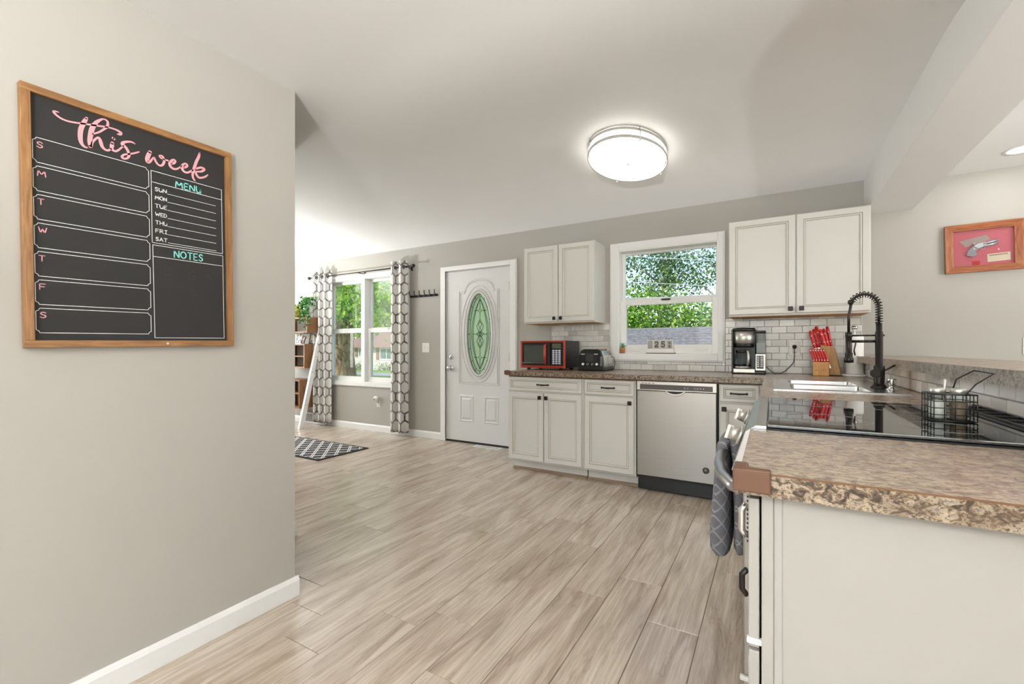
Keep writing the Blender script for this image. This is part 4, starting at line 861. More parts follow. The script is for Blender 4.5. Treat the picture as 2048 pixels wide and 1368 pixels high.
SCRIPT=[[(0.0622,0.6904,0.0026),(0.0577,0.6906,0.0042),(0.0521,0.6887,0.0063),(0.0521,0.6849,0.0063),(0.0593,0.6783,0.0055),(0.0705,0.6735,0.0053),(0.0843,0.6726,0.0051),(0.1017,0.6754,0.0052),(0.1136,0.6783,0.0052),(0.1316,0.6824,0.0052),(0.1501,0.6864,0.0053),(0.1689,0.691,0.0053),(0.1817,0.6933,0.0045),(0.1946,0.694,0.0052),(0.2051,0.6929,0.0061),(0.213,0.6884,0.0092),(0.2117,0.6829,0.0076),(0.2044,0.6806,0.0038)],[(0.1269,0.7001,0.008),(0.1208,0.6849,0.0116),(0.1135,0.6634,0.0123),(0.111,0.6437,0.0122),(0.1115,0.6251,0.0112),(0.115,0.6138,0.0087),(0.1216,0.6081,0.0065),(0.127,0.6084,0.0044)],[(0.1413,0.6561,0.0041),(0.1562,0.6678,0.005),(0.1689,0.6821,0.006),(0.1766,0.693,0.0075),(0.1798,0.704,0.0068),(0.1779,0.713,0.0057),(0.169,0.7152,0.0041),(0.1602,0.7086,0.0066),(0.1489,0.6939,0.0103),(0.1401,0.6732,0.013),(0.1357,0.6509,0.0129),(0.1338,0.6296,0.0124),(0.1343,0.614,0.0088)],[(0.1374,0.615,0.0059),(0.1399,0.6286,0.0059),(0.1461,0.6403,0.0059),(0.1549,0.6505,0.0059),(0.1592,0.6448,0.0088),(0.1611,0.6358,0.0104),(0.1648,0.6242,0.0089),(0.1724,0.6178,0.0067),(0.1801,0.6187,0.006),(0.1865,0.6258,0.0061)],[(0.1905,0.6459,0.0098),(0.1892,0.6356,0.0112),(0.1885,0.6272,0.009),(0.1943,0.6226,0.0068),(0.2009,0.624,0.0061),(0.2088,0.6323,0.0054),(0.2195,0.6475,0.0046)],[(0.1925,0.663,0.0075),(0.1938,0.6621,0.009),(0.1951,0.6613,0.0076)],[(0.2517,0.6668,0.0037),(0.2413,0.6692,0.0056),(0.2277,0.6645,0.0069),(0.2182,0.6571,0.0092),(0.2182,0.6504,0.0107),(0.2263,0.6448,0.0085),(0.233,0.632,0.0085),(0.2343,0.619,0.0077),(0.2275,0.6085,0.0055),(0.218,0.6063,0.0069),(0.2154,0.6113,0.0069),(0.2221,0.6201,0.0052),(0.233,0.6253,0.0055),(0.2481,0.6336,0.0053),(0.2627,0.6434,0.0047)],[(0.2943,0.6542,0.0109),(0.289,0.6399,0.0129),(0.2857,0.6264,0.013),(0.2876,0.6176,0.01),(0.2941,0.6212,0.0072),(0.3008,0.6327,0.0058),(0.3061,0.6391,0.0058),(0.3087,0.6321,0.0073),(0.3141,0.6227,0.0073),(0.3221,0.6172,0.0058),(0.3303,0.6213,0.0074),(0.3358,0.6326,0.0081),(0.3358,0.6422,0.0074),(0.3318,0.6521,0.0066),(0.3263,0.6536,0.0044),(0.3222,0.6507,0.0052),(0.3263,0.6456,0.0059),(0.3345,0.6434,0.0053),(0.3441,0.6432,0.0053),(0.3524,0.6442,0.0044)],[(0.3594,0.6351,0.006),(0.3665,0.6405,0.0082),(0.3714,0.6486,0.0068),(0.3679,0.6532,0.0052),(0.3608,0.6485,0.0075),(0.3538,0.6366,0.0097),(0.3552,0.6257,0.0089),(0.3636,0.6201,0.0082),(0.3735,0.6215,0.0068),(0.3835,0.6294,0.0054),(0.3908,0.6382,0.0046)],[(0.3995,0.6342,0.0053),(0.4054,0.6393,0.0076),(0.4098,0.6457,0.0077),(0.4069,0.6514,0.0058),(0.3995,0.6491,0.0061),(0.393,0.6389,0.0091),(0.3937,0.6275,0.0091),(0.4009,0.6198,0.0076),(0.4112,0.6212,0.0069),(0.4217,0.6292,0.0062),(0.4277,0.636,0.0062)],[(0.452,0.706,0.007),(0.449,0.6915,0.0094),(0.4413,0.6722,0.0101),(0.4352,0.6518,0.0101),(0.4291,0.6298,0.0093),(0.4276,0.6126,0.0077),(0.4314,0.6019,0.007),(0.4366,0.5975,0.0031)],[(0.4382,0.6426,0.0047),(0.4474,0.6495,0.007),(0.4581,0.6545,0.0078),(0.4675,0.6514,0.0095),(0.4581,0.64,0.007),(0.4428,0.6346,0.0046),(0.4382,0.6308,0.0078),(0.4412,0.6215,0.0086),(0.4489,0.6144,0.0077),(0.4612,0.618,0.0063),(0.4721,0.6254,0.0063),(0.48,0.6345,0.004)]]
m = MB()
for s_ in SCRIPT[:7]: m.stroke(s_, TB, .0008, 0)
m.build('script_word', M_paint['pink'], cbp); m = MB()
for s_ in SCRIPT[7:]: m.stroke(s_, TB, .0008, 0)
m.build('script_word', M_paint['pink'], cbp)
for i, chh in enumerate('SMTWTFS'):
    m = MB(); text(m, chh, .0136, .5685-i*.0836, .0165, TB, .0006, .0026, .0125 if chh in 'STF' else .0175); m.build('day_letter', M_paint['pink'], cbp)
m = MB(); lw = .0017
def poly(pts, w=lw, closed=True, h=.0005):
    P_ = list(pts)+([pts[0]] if closed else [])
    for a, b in zip(P_, P_[1:]): m.stroke([(a[0], a[1], w), (b[0], b[1], w)], TB, h, 0)
for i in range(7):
    t_ = .5965-i*.0836; b_ = t_-.0725; x0, x1, c_ = .0045, .2893, .009
    nt_ = lambda cx, cz, sx, sz: [(cx+sx*c_*(1-math.cos(q)) if False else cx+sx*c_*math.sin(q), cz+sz*c_*math.cos(q)) for q in [math.pi/2*k/3 for k in range(4)]]
    tl_ = [(x0, t_-c_), (x0+c_*.6, t_-c_*.65), (x0+c_*.9, t_)]; tr_ = [(x1-c_*.9, t_), (x1-c_*.6, t_-c_*.65), (x1, t_-c_)]
    br_ = [(x1, b_+c_), (x1-c_*.6, b_+c_*.65), (x1-c_*.9, b_)]; bl_ = [(x0+c_*.9, b_), (x0+c_*.6, b_+c_*.65), (x0, b_+c_)]
    poly(tl_+tr_+br_+bl_)
poly([(.2965, .592), (.5294, .591), (.5294, .3415), (.2965, .342)]); poly([(.2965, .553), (.5294, .552)], closed=False)
poly([(.298, .3343), (.5304, .333), (.5312, .0095), (.3, .0095)]); poly([(.298, .294), (.5304, .293)], closed=False)
for i, dname in enumerate(('SUN', 'MON', 'TUE', 'WED', 'THU', 'FRI', 'SAT')):
    zz = .5235-i*.029; poly([(.3449, zz), (.5065, zz-.001)], closed=False, w=.0014); text(m, dname, .3075, zz+.001, .0125, TB, .0005, .0022, .0345)
m.build('white_lines', M_paint['white'], cbp)
m = MB(); text(m, 'MENU', .371, .556, .0225, TB, .0006, .0036, .083, .25); m.build('teal_heading', M_paint['teal'], cbp)
m = MB(); text(m, 'NOTES', .3635, .3005, .0245, TB, .0006, .0036, .094, .25); m.build('teal_heading', M_paint['teal'], cbp)
m = MB(); T = TB
for cx, cz, ch, sz in ((.345, .243, 'D', .028), (.42, .235, 'G', .032), (.475, .245, 'A', .022), (.425, .175, 'S', .026)): text(m, ch, cx-.01, cz-.01, sz, TB, .0003, .0012, .02)
m.build('faint_chalk_marks', plain('chalk_ghost', '#3b3836', .8), cbp)
MB().cyl((.024, .062, -HH+fw/2), (.0255, .062, -HH+fw/2), .004, .0035, 12).build('screw', M_nickel, wb)
# ================================================================ ceiling lights
ol = root('ceiling_light', 'oval flush ceiling light with brushed nickel band, lit, over the kitchen floor', 'ceiling light', (-.81, 2.90, 2.41))
A_, B_ = .235, .37
m = MB(); m.lathe([(1.0, 0), (1.0, -.006), (.97, -.010), (.97, 0)], (0, 0, 0), 64, 0, 'z', A_, B_); m.v = [(x, y, z) for x, y, z in m.v]; m.build('canopy', M_band, ol)
m = MB(); m.lathe([(1.0, -.028), (1.0, -.012), (.985, -.012), (.985, -.028), (1.0, -.028)], (0, 0, 0), 64, 0, 'z', A_, B_); m.build('upper_band', M_band, ol)
m = MB(); m.lathe([(1.02, -.075), (1.02, -.060), (1.0, -.060), (1.0, -.075), (1.02, -.075)], (0, 0, 0), 64, 0, 'z', A_, B_); m.build('lower_band', M_band, ol)
m = MB(); m.lathe([(.96, -.004), (.96, -.066), (.93, -.074), (.6, -.082), (.0, -.086)], (0, 0, 0), 64, 0, 'z', A_, B_); m.build('diffuser', M_lamp, ol)
for q in (.9, 2.3, 4.0, 5.4):
    x, y = A_*1.015*math.cos(q), B_*1.015*math.sin(q); MB().cyl((x, y, -.005), (x, y, -.082), .0035, n=8).sphere((x, y, -.084), .006, 8).build('post', M_nickel, ol)
MB().lathe([(.0, -.094), (.008, -.090), (.008, -.084)], n=10).build('finial', M_nickel, ol)
def can(label, x, y, z, r=.075):
    c_ = root('recessed_light', label, 'recessed light', (x, y, z), group='recessed ceiling lights')
    MB().lathe([(r*.80, -.001), (r*1.06, -.004), (r*1.08, -.0005)], n=32).build('trim_ring', M_white, c_); MB().lathe([(r*.82, -.0012), (.0, -.0016)], n=32).build('lens', M_can, c_)
can('round recessed light shining over the bar side, at the right edge', 1.335, 3.975, 2.35)
for i, (x, y, z) in enumerate(((2.6, 2.2, 2.35), (1.5, .3, 2.35), (-.9, -1.9, 2.285), (-4.6, 3.0, 2.41), (-6.6, 3.0, 2.41))):  # unseen ceiling lights added to even out the brightness
    can(['added recessed fill light over the far side of the dining area', 'added recessed fill light over the dining area behind the bar', 'added recessed fill light near the rear opening', 'added recessed fill light over the entry rug', 'added recessed fill light at the far end of the living room'][i], x, y, z)
def uplight(label, x, y, p):  # unseen upward lamps added to lift the ceiling brightness
    t_ = root('added_uplight', label, 'fill lamp', (x, y, 0), group='torchiere fill lamps')
    H = 1.28
    MB().lathe([(.0, 0), (.14, 0), (.14, .015), (.02, .03), (.0, .03)], n=24).build('base', M_gun, t_); MB().cyl((0, 0, .02), (0, 0, H-.09), .011, n=10).build('pole', M_gun, t_)
    MB().lathe([(.02, H-.11), (.13, H-.06), (.19, H), (.185, H+.002), (.12, H-.052), (.0, H-.09)], n=28).build('bowl', M_nickel, t_)
    l = bpy.data.lights.new('uplight_bulb', 'AREA'); l.shape = 'DISK'; l.size = .26; l.energy = p; l.color = (.95, .98, 1)
    q = bpy.data.objects.new('uplight_bulb', l); C.objects.link(q); q.location = (x, y, H+.01); q.rotation_euler = (math.pi, 0, 0)
uplight('torchiere added to brighten the ceiling behind the camera', .15, -1.55, 190)
uplight('torchiere added in the hidden part of the living room', -5.6, 2.6, 52)
uplight('torchiere added in the dining area beyond the bar', 2.9, 2.6, 34)
# ================================================================ framed shadow box on the right wall
fb2 = root('shadow_box', 'knotty pine framed shadow box with a small pistol on red felt, above the bar', 'shadow box', (1.262, D-.0005, 1.82)); fb2.rotation_euler = (0, R(-1.0), 0)
W_, H2 = .196, .168; fw2 = .045
def trap(p, mt, nm):
    m = MB(); n = len(p); lo = [(x, -.030 if i in (0, 1) else -.022, z) for i, (x, z) in enumerate(p)]
    m.add([(x, 0, z) for x, z in p]+lo, [(0, 1, 5, 4), (1, 2, 6, 5), (2, 3, 7, 6), (3, 0, 4, 7), (4, 5, 6, 7), (3, 2, 1, 0)]); m.build(nm, mt, fb2, fix=True, bevel=.001)
a, b, c_, d_ = (-W_, -H2), (W_, -H2), (W_, H2), (-W_, H2); e = lambda p: (p[0]*(1-fw2/W_), p[1]*(1-fw2/H2))
trap([a, b, e(b), e(a)], M_pic_x, 'frame_rail'); trap([c_, d_, e(d_), e(c_)], M_pic_x, 'frame_rail'); trap([b, c_, e(c_), e(b)], M_pic_z, 'frame_stile'); trap([d_, a, e(a), e(d_)], M_pic_z, 'frame_stile')
IX, IZ = W_-fw2, H2-fw2
bk = MB().box(-IX-.004, IX+.004, -.006, -.001, -IZ-.004, IZ+.004).build('felt_backing', plain('red_felt', '#b8626c', .95, var=.12, bump=.3), fb2)
MB().box(-IX, IX, -.0205, -.0195, -IZ, IZ).build('pane', M_pane, fb2)
MG = plain('pewter', '#b9c1c4', .35, .7); MG2 = plain('grey_grip', '#85868a', .45)
pi_ = MB(); 
for zc in (.022, .004): pi_.cyl((.0, -.012, zc), (.075, -.012, zc+.020), .0075, .0075, 12)
pi_.prism([(-.05, -.012), (.0, .002), (.02, .01), (.012, .034), (-.02, .03), (-.042, .018)], -.018, -.007, 'xz'); gun = pi_.build('pistol', MG, fb2, fix=True)
m = MB(); m.prism([(-.05, .016), (-.078, -.02), (-.085, -.05), (-.055, -.062), (-.03, -.052), (-.038, -.025), (-.02, -.005)], -.019, -.007, 'xz'); m.build('grip', MG2, gun, fix=True, bevel=.002)
m = MB(); m.tube([(-.012, -.012, .0), (-.01, -.012, -.014), (.008, -.012, -.014), (.012, -.012, .004)], .0022, 6); m.sphere((-.045, -.014, .028), .007, 8); m.build('trigger_guard', MG, gun)
MB().sphere((-.045, -.019, -.008), .004, 8).build('grip_screw', M_pin, gun)
pc = MB().prism([(.022, -.105), (.135, -.10), (.135, -.045), (.022, -.05)], -.008, -.006, 'xz').build('caption_card', M_paint['tan'], fb2, fix=True)
m = MB(); rr_ = random.Random(9)
for k in range(14): x = .033+k*.0065; m.box(x, x+.0045, -.0086, -.008, -.064+k*.0004, -.058+k*.0004)
m.build('caption_print', M_paint['dark'], pc)
MB().prism([(-.12, .055), (.02, .085), (.04, .05), (-.085, .01)], -.0072, -.006, 'xz').build('old_card', plain('aged_card', '#9b8a84', .8, var=.2), fb2, fix=True)
MB().sphere((.078, -.009, -.022), .0045, 10, 0, (1, .6, 1)).build('pearl', M_pin, fb2)
MB().box(-.055, -.015, -.0072, -.006, -IZ+.004, -.09).build('red_ribbon', M_paint['red'], fb2)
# ================================================================ rug, vents
rm = Nt('black_trellis_rug'); v = rm.coord('Object'); sp_ = rm.n('ShaderNodeSeparateXYZ'); rm.l(v, sp_.inputs[0])
px = rm.ma('MULTIPLY', sp_.outputs[0], 6.2); py = rm.ma('MULTIPLY', sp_.outputs[1], 6.2); nzz = rm.noise(v, 90, 2)
wob = rm.ma('MULTIPLY', rm.ma('SUBTRACT', nzz, .5), .12)
def line(e):
    q = rm.ma('ABSOLUTE', rm.ma('SUBTRACT', rm.ma('FRACT', rm.ma('ADD', e, wob)), .5)); q = rm.ma('ABSOLUTE', rm.ma('SUBTRACT', q, .085)); return rm.ma('LESS_THAN', q, .042)
lines = rm.ma('MAXIMUM', line(rm.ma('ADD', px, py)), line(rm.ma('SUBTRACT', px, py)))
edge = rm.ma('MULTIPLY', rm.ma('LESS_THAN', rm.ma('ABSOLUTE', sp_.outputs[1]), .30), rm.ma('LESS_THAN', rm.ma('ABSOLUTE', sp_.outputs[0]), .82))
rm.bump(nzz, .5, .003); M_rug = rm.set(rm.mix(rm.ma('MULTIPLY', lines, edge), '#232428', '#d6d0c8'), .95)
rg_ = MB().box(-.85, .85, -.325, .325, 0.0005, .009).build('entry_rug', M_rug, loc=(-4.755, 3.205, 0), bevel=.003); tag(rg_, 'black and cream trellis rug on the plank floor near the front window', 'rug')
fv = root('floor_vent', 'white metal floor vent on the planks in front of the entry door', 'floor vent', (-2.78, 4.235, .0005))
m = MB(); m.plate([-.175, -.155, .155, .175], [-.05, -.03, .03, .05], {(1, 1)}, 0, .005); m.build('frame', M_white, fv, fix=True)
m = MB()
for k in range(16): m.box(-.153+k*.0195, -.147+k*.0195, -.03, .03, .001, .0045)
m.build('louver', M_white, fv)
wv_ = root('wall_register', 'white wall register with grey grille low on the wall behind the leaning ladder', 'wall vent', (-5.93, D, .0))
m = MB(); m.prism([(-.05, .002), (0, .002), (0, .16), (-.03, .16)], -.30, .30, 'yz'); m.build('housing', M_white, wv_, fix=True, bevel=.003)
m = MB(); m.prism([(-.0505, .03), (-.045, .03), (-.03, .14), (-.0355, .14)], -.22, .24, 'yz'); m.build('grille', plain('grille_grey', '#8c8b88', .6), wv_, fix=True)
# ================================================================ curtains, rod, hooks
hx_ = Nt('trellis_curtain_cloth'); tc = hx_.n('ShaderNodeUVMap'); sp_ = hx_.n('ShaderNodeSeparateXYZ'); hx_.l(tc.outputs[0], sp_.inputs[0])
sx_, sy_ = .112, .25                                  # hexagon lattice: width, double-row height in metres
u_ = hx_.ma('DIVIDE', sp_.outputs[0], sx_); v_ = hx_.ma('DIVIDE', sp_.outputs[1], sy_/1.732)
def hexd(ou, ov):
    a = hx_.ma('SUBTRACT', hx_.ma('FRACT', hx_.ma('ADD', u_, ou)), .5); b = hx_.ma('SUBTRACT', hx_.ma('MULTIPLY', hx_.ma('FRACT', hx_.ma('ADD', hx_.ma('DIVIDE', v_, 1.732), ov)), 1.732), .866)
    a = hx_.ma('ABSOLUTE', a); b = hx_.ma('ABSOLUTE', b); return hx_.ma('MAXIMUM', a, hx_.ma('ADD', hx_.ma('MULTIPLY', a, .5), hx_.ma('MULTIPLY', b, .866)))
h_ = hx_.ma('MINIMUM', hexd(0, 0), hexd(.5, .5))
msk = hx_.ramp(h_, [(.415, (0, 0, 0, 1)), (.44, (1, 1, 1, 1))]); nz_ = hx_.noise(hx_.coord('Object', (8, 8, 3)), 1.2, 2)
lc = hx_.ramp(nz_, [(.35, '#77736f'), (.5, '#a09c97'), (.65, '#5c5957')]); col = hx_.mix(msk, '#eeebe6', lc)
M_curt = hx_.set(col, .9); tlb = hx_.n('ShaderNodeBsdfTranslucent'); hx_.l(col, tlb.inputs[0]); mx = hx_.n('ShaderNodeMixShader'); mx.inputs[0].default_value = .28
hx_.l(hx_.b.outputs[0], mx.inputs[1]); hx_.l(tlb.outputs[0], mx.inputs[2]); hx_.l(mx.outputs[0], hx_.out.inputs[0])
def curtain(label, x0, x1, ztop, zbot, folds, seed):
    rr = random.Random(seed); N, M = folds*12, 24; mb = MB(); us = []
    for i in range(N+1):
        t = i/N; ph = 2*math.pi*folds*t
        for j in range(M+1):
            s = j/M; z = ztop+(zbot-ztop)*s; sq = 1-.04*math.sin(math.pi*s); xc = (x0+x1)/2
            x = xc+((x0+(x1-x0)*t)-xc)*sq+.012*math.sin(ph*2+1); y = 4.20+.038*math.cos(ph)*(1+.15*math.sin(3*s+seed))
            mb.v.append((x, y, z)); us.append((t*folds*.215, z))
    for i in range(N):
        for j in range(M): a = i*(M+1)+j; mb.f.append([a, a+1, a+M+2, a+M+1]); mb.mi.append(0); mb.sm.append(True)
    r_ = root('curtain', label, 'curtain', (0, 0, 0), group='trellis curtains at the front window')
    o = mb.build('panel', M_curt, r_); uv = o.data.uv_layers.new(name='UVMap')
    for l in o.data.loops: uv.data[l.index].uv = us[l.vertex_index]
    md = o.modifiers.new('t', 'SOLIDIFY'); md.thickness = .0015
    for k in range(folds*2):
        x = x0+(x1-x0)*(k+.5)/(folds*2); m = MB(); m.tube([(x, 4.20+.022*math.cos(q), 2.152+.022*math.sin(q)) for q in [2*math.pi*i/16 for i in range(16)]], .0045, 6, closed=True); m.build('grommet', M_gun, r_)
    return r_
curtain('white curtain with grey trellis, left of the living room window behind the ladder', -5.815, -5.45, 2.235, .05, 3, 1)
curtain('white curtain with grey trellis, right of the living room window', -4.265, -3.985, 2.235, .05, 2, 4)
rd = root('curtain_rod', 'thin black curtain rod with ball finials above the living room window', 'curtain rod', (-4.85, 4.2, 2.152))
MB().cyl((-1.0, 0, 0), (.95, 0, 0), .008, n=10).build('rod', M_gun, rd)
for s, x in ((-1, -1.0), (1, .95)):
    m = MB(); m.lathe([(.008, 0), (.012, s*.008), (.009, s*.016), (.018, s*.024), (.024, s*.04), (.018, s*.056), (.0, s*.062)], (x, 0, 0), 14, 0, 'x'); m.build('finial', M_gun, rd, fix=True)
for x in (-.9, .0, .86):
    m = MB(); m.cyl((x, 0, -.006), (x, .117, -.006), .006, n=8); m.box(x-.012, x+.012, .112, .119, -.035, .02); m.build('bracket', M_gun, rd)
hk = root('hook_rail', 'black coat hook rail with six hooks between curtain and entry door', 'coat hooks', (-3.787, D, 1.785))
MB().box(-.222, .222, -.012, 0, -.016, .012).build('rail', M_blackm, hk, bevel=.003)
for k in range(6):
    x = -.205+k*.082; m = MB(); m.tube([(x, -.012, .0), (x, -.03, .004), (x, -.052, .03), (x, -.05, .062)], [.006, .005, .005, .006], 8); m.tube([(x, -.012, -.004), (x, -.03, -.012), (x, -.038, .0)], .0045, 6); m.build('hook', M_blackm, hk)
# ================================================================ wall cubes, ladder, plants (far left)
M_back = plain('shelf_back_grey', '#bcb8ae', .8)
def cube(label, x0, x1, y0, z0, z1, shelf=None):
    c = root('wall_shelf', label, 'shelf', (x1, D, z0), group='walnut box shelves'); t = .018; X = lambda v: v-x1; h = z1-z0
    for nm, b_ in (('side_panel', (X(x1)-t, X(x1), y0-D, 0, 0, h)), ('side_panel', (X(x0), X(x0)+t, y0-D, 0, 0, h)), ('top_panel', (X(x0)+t, X(x1)-t, y0-D, 0, h-t, h)), ('bottom_panel', (X(x0)+t, X(x1)-t, y0-D, 0, 0, t))):
        MB().box(*b_).build(nm, M_shelf, c)
    MB().box(X(x0)+t, X(x1)-t, -.012, -.002, t, h-t).build('back_panel', M_back, c)
    if shelf: MB().box(X(x0)+t, X(x1)-t, y0-D+.01, -.012, shelf-z0, shelf-z0+.014).build('shelf_board', M_shelf, c)
    return c
cube('top walnut box shelf with trailing ivy above it', -6.35, -5.69, 4.02, 1.345, 1.565)
cube('middle walnut box shelf carrying small picture frames', -6.35, -5.75, 4.02, .84, 1.185, 1.0)
cube('bottom walnut box shelf just above the wall register', -6.35, -5.862, 4.02, .255, .665, .46)
ld = root('leaning_ladder', 'white leaning ladder rail in front of the walnut box shelves', 'ladder', (-5.66, 3.90, 0))
m = MB(); m.add([(-.02, -.035, 0), (.02, -.035, 0), (.02, .035, 0), (-.02, .035, 0), (-.02, .345, 1.62), (.02, .345, 1.62), (.02, .40, 1.62), (-.02, .40, 1.62)], [(0, 1, 5, 4), (1, 2, 6, 5), (2, 3, 7, 6), (3, 0, 4, 7), (4, 5, 6, 7), (3, 2, 1, 0)])
m.build('rail', M_white, ld, bevel=.002)
m = MB()
for z in (.33, .78, 1.0, 1.27, 1.5):
    yy = .38*z/1.62
    for d in (-.014, .014): m.cyl((.019, yy+d, z), (.0212, yy+d, z), .0045, n=8)
m.build('screw', M_black, ld)
def leaves(mb, pts, rng_, size, mi=0):
    for p in pts:
        q = rng_.uniform(0, 6.283); e = rng_.uniform(-.6, .9); a = Vector((math.cos(q)*math.cos(e), math.sin(q)*math.cos(e), math.sin(e))); b = a.cross(Vector((rng_.uniform(-1, 1), rng_.uniform(-1, 1), 1))).normalized()
        s = size*rng_.uniform(.7, 1.25); p = Vector(p); c_ = a.cross(b)*s*.15
        mb.add([p-a*s*.5, p+b*s*.42-a*s*.1+c_, p+a*s*.6, p-b*s*.42-a*s*.1+c_, p-a*s*.1-c_], [(0, 4, 1), (1, 4, 2), (2, 4, 3), (3, 4, 0)], mi)
M_ivy = plain('ivy_leaf', '#3f7a35', .5, var=.45, scale=30); M_ivy2 = plain('yellow_green_leaf', '#8aa03a', .5, var=.35, scale=30)
ip = root('potted_ivy', 'trailing ivy in a white face shaped pot on top of the highest box shelf', 'plant', (-5.80, 4.12, 1.565)); rr = random.Random(11)
m = MB(); m.lathe([(.0, 0), (.035, 0), (.035, .045), (.05, .06), (.068, .09), (.075, .15), (.07, .175), (.064, .175), (.066, .15), (.0, .14)], n=20, sx=1, sy=.9)
m.prism([(-.012, .085), (.012, .085), (.004, .12), (-.004, .12)], -.078, -.055, 'xz'); m.sphere((0, -.062, .075), .012, 8, 0, (1.4, .6, .5)); m.build('face_pot', plain('white_ceramic', '#e8e6e1', .35), ip)
pts = [(rr.gauss(0, .055), rr.gauss(0, .05), .20+rr.uniform(-.03, .10)) for _ in range(110)]
for k in range(9):
    q = rr.uniform(0, 6.28); L = rr.uniform(.15, .38); x0_, y0_ = .06*math.cos(q), -.05*abs(math.sin(q))-.05
    pts += [(x0_*(1+t*1.2)+rr.gauss(0, .01), y0_-.02*t, .18-L*t) for t in [i/9 for i in range(10)]]
m = MB(); leaves(m, pts, rr, .05); o = m.build('leaves', M_ivy, ip); o['kind'] = 'stuff'
bp = root('basket_plant', 'woven basket with a yellow green trailing plant, left of the face pot', 'plant', (-6.04, 4.14, 1.565))
m = MB()
for k in range(8): z = .01+k*.017; r = .07+.006*math.sin(k); m.tube([(r*math.cos(2*math.pi*i/20), r*math.sin(2*math.pi*i/20), z) for i in range(20)], .010, 6, closed=True)
m.lathe([(.0, .001), (.065, .001)], n=16); m.build('basket', plain('wicker', '#b98a4c', .8, var=.3, scale=40), bp)
m = MB(); m.tube([(.07*math.cos(q), 0, .13+.085*math.sin(q)) for q in [math.pi*k/12 for k in range(13)]], .006, 6); m.build('basket_handle', bpy.data.materials['wicker'], bp)
pts = [(rr.gauss(0, .06), rr.gauss(-.02, .05), .15+rr.uniform(-.03, .05)) for _ in range(60)]
for k in range(7):
    x0_ = rr.uniform(-.07, .1); L = rr.uniform(.1, .28); pts += [(x0_+rr.gauss(0, .01), -.10-.01*t, .14-L*t) for t in [i/8 for i in range(9)]]
m = MB(); leaves(m, pts, rr, .045); o = m.build('leaves', M_ivy2, bp); o['kind'] = 'stuff'
def photo(label, x, y, z, w_, h_, col, fcol, tilt=0, rz=0):
    p = root('photo_frame', label, 'photo frame', (x, y, z), rz, group='small frames on the middle shelf'); p.rotation_euler = (R(-10), R(tilt), rz)
    m = MB(); ring(m, -w_/2, w_/2, 0, h_, .012, .012, .012, .012, -.012, 0); m.build('frame', fcol, p)
    n_ = Nt('print'); vv = n_.coord(scale=(30, 30, 30)); M_ = n_.set(n_.ramp(n_.noise(vv, 1, 3), [(.42, col[0]), (.5, col[1]), (.58, col[2])], 'CONSTANT'), .4)
    MB().box(-w_/2+.012, w_/2-.012, -.008, -.003, .012, h_-.012).build('picture', M_, p)
photo('white framed picture of dark leaves at the left of the middle shelf', -6.02, 4.12, 1.186, .14, .17, ('#20201e', '#dcdcd0', '#9fae90'), M_white)
photo('small tilted dark frame with an orange picture on the middle shelf', -5.905, 4.10, 1.186, .07, .12, ('#241a14', '#c7713a', '#e2b98a'), M_blackm, 14)
photo('black framed picture with cream shapes at the right of the middle shelf', -5.80, 4.17, 1.186, .10, .15, ('#17130f', '#d9cf9a', '#3a3420'), M_blackm)
sb_ = root('glass_ornament', 'round grey glass ornament inside the bottom box shelf', 'ornament', (-5.93, 4.12, .475))
MB().lathe([(.0, 0), (.03, 0), (.05, .03), (.052, .055), (.035, .085), (.02, .09), (.0, .09)], n=18).build('globe', M_nickel, sb_)
# ================================================================ outside
def leafmat(name, c1, c2, c3):
    n = Nt(name); g = n.n('ShaderNodeNewGeometry'); col = n.ramp(g.outputs['Random Per Island'], [(.0, c1), (.5, c2), (1, c3)])
    n.set(col, .55); t = n.n('ShaderNodeBsdfTranslucent'); n.l(col, t.inputs[0]); mx = n.n('ShaderNodeMixShader'); mx.inputs[0].default_value = .4
    n.l(n.b.outputs[0], mx.inputs[1]); n.l(t.outputs[0], mx.inputs[2]); n.l(mx.outputs[0], n.out.inputs[0]); return n.m
def foliage(name, par, blobs, count, size, mt, seed):
    """blobs: (cx, cy, cz, rx, ry, rz); leaves are folded quads scattered in clumps through the blobs"""
    r = np.random.default_rng(seed); bl = np.array(blobs, float); wts = bl[:, 3]*bl[:, 5]; wts /= wts.sum()
    nc = max(8, count//22); k = r.choice(len(bl), nc, p=wts); d = r.normal(size=(nc, 3)); d /= np.linalg.norm(d, axis=1)[:, None]
    cen = bl[k, :3]+d*bl[k, 3:]*(r.random((nc, 1))**.45)
    P = np.repeat(cen, 22, axis=0); n = len(P); P = P+r.normal(size=(n, 3))*size*1.7
    a = r.normal(size=(n, 3)); a /= np.linalg.norm(a, axis=1)[:, None]; b = r.normal(size=(n, 3)); b -= a*(a*b).sum(1)[:, None]; b /= np.linalg.norm(b, axis=1)[:, None]
    s = size*r.uniform(.6, 1.3, (n, 1)); V = np.empty((n, 4, 3)); V[:, 0] = P-a*s*.5; V[:, 1] = P+b*s*.36; V[:, 2] = P+a*s*.5; V[:, 3] = P-b*s*.36
    me = bpy.data.meshes.new(name); me.vertices.add(n*4); me.vertices.foreach_set('co', V.ravel()); me.loops.add(n*4); me.loops.foreach_set('vertex_index', np.arange(n*4))
    me.polygons.add(n); me.polygons.foreach_set('loop_start', np.arange(0, n*4, 4)); me.materials.append(mt); me.update(calc_edges=True)
    o = bpy.data.objects.new(name, me); C.objects.link(o); o.parent = par; o['kind'] = 'stuff'; return o
n = Nt('bark'); v = n.coord(scale=(5, 5, .9)); f = n.noise(v, 2.2, 6, .65, .6); n.bump(f, 1, .08); M_bark = n.set(n.ramp(f, [(.35, '#5d4634'), (.5, '#9b7d60'), (.65, '#bfa688')]), .9)
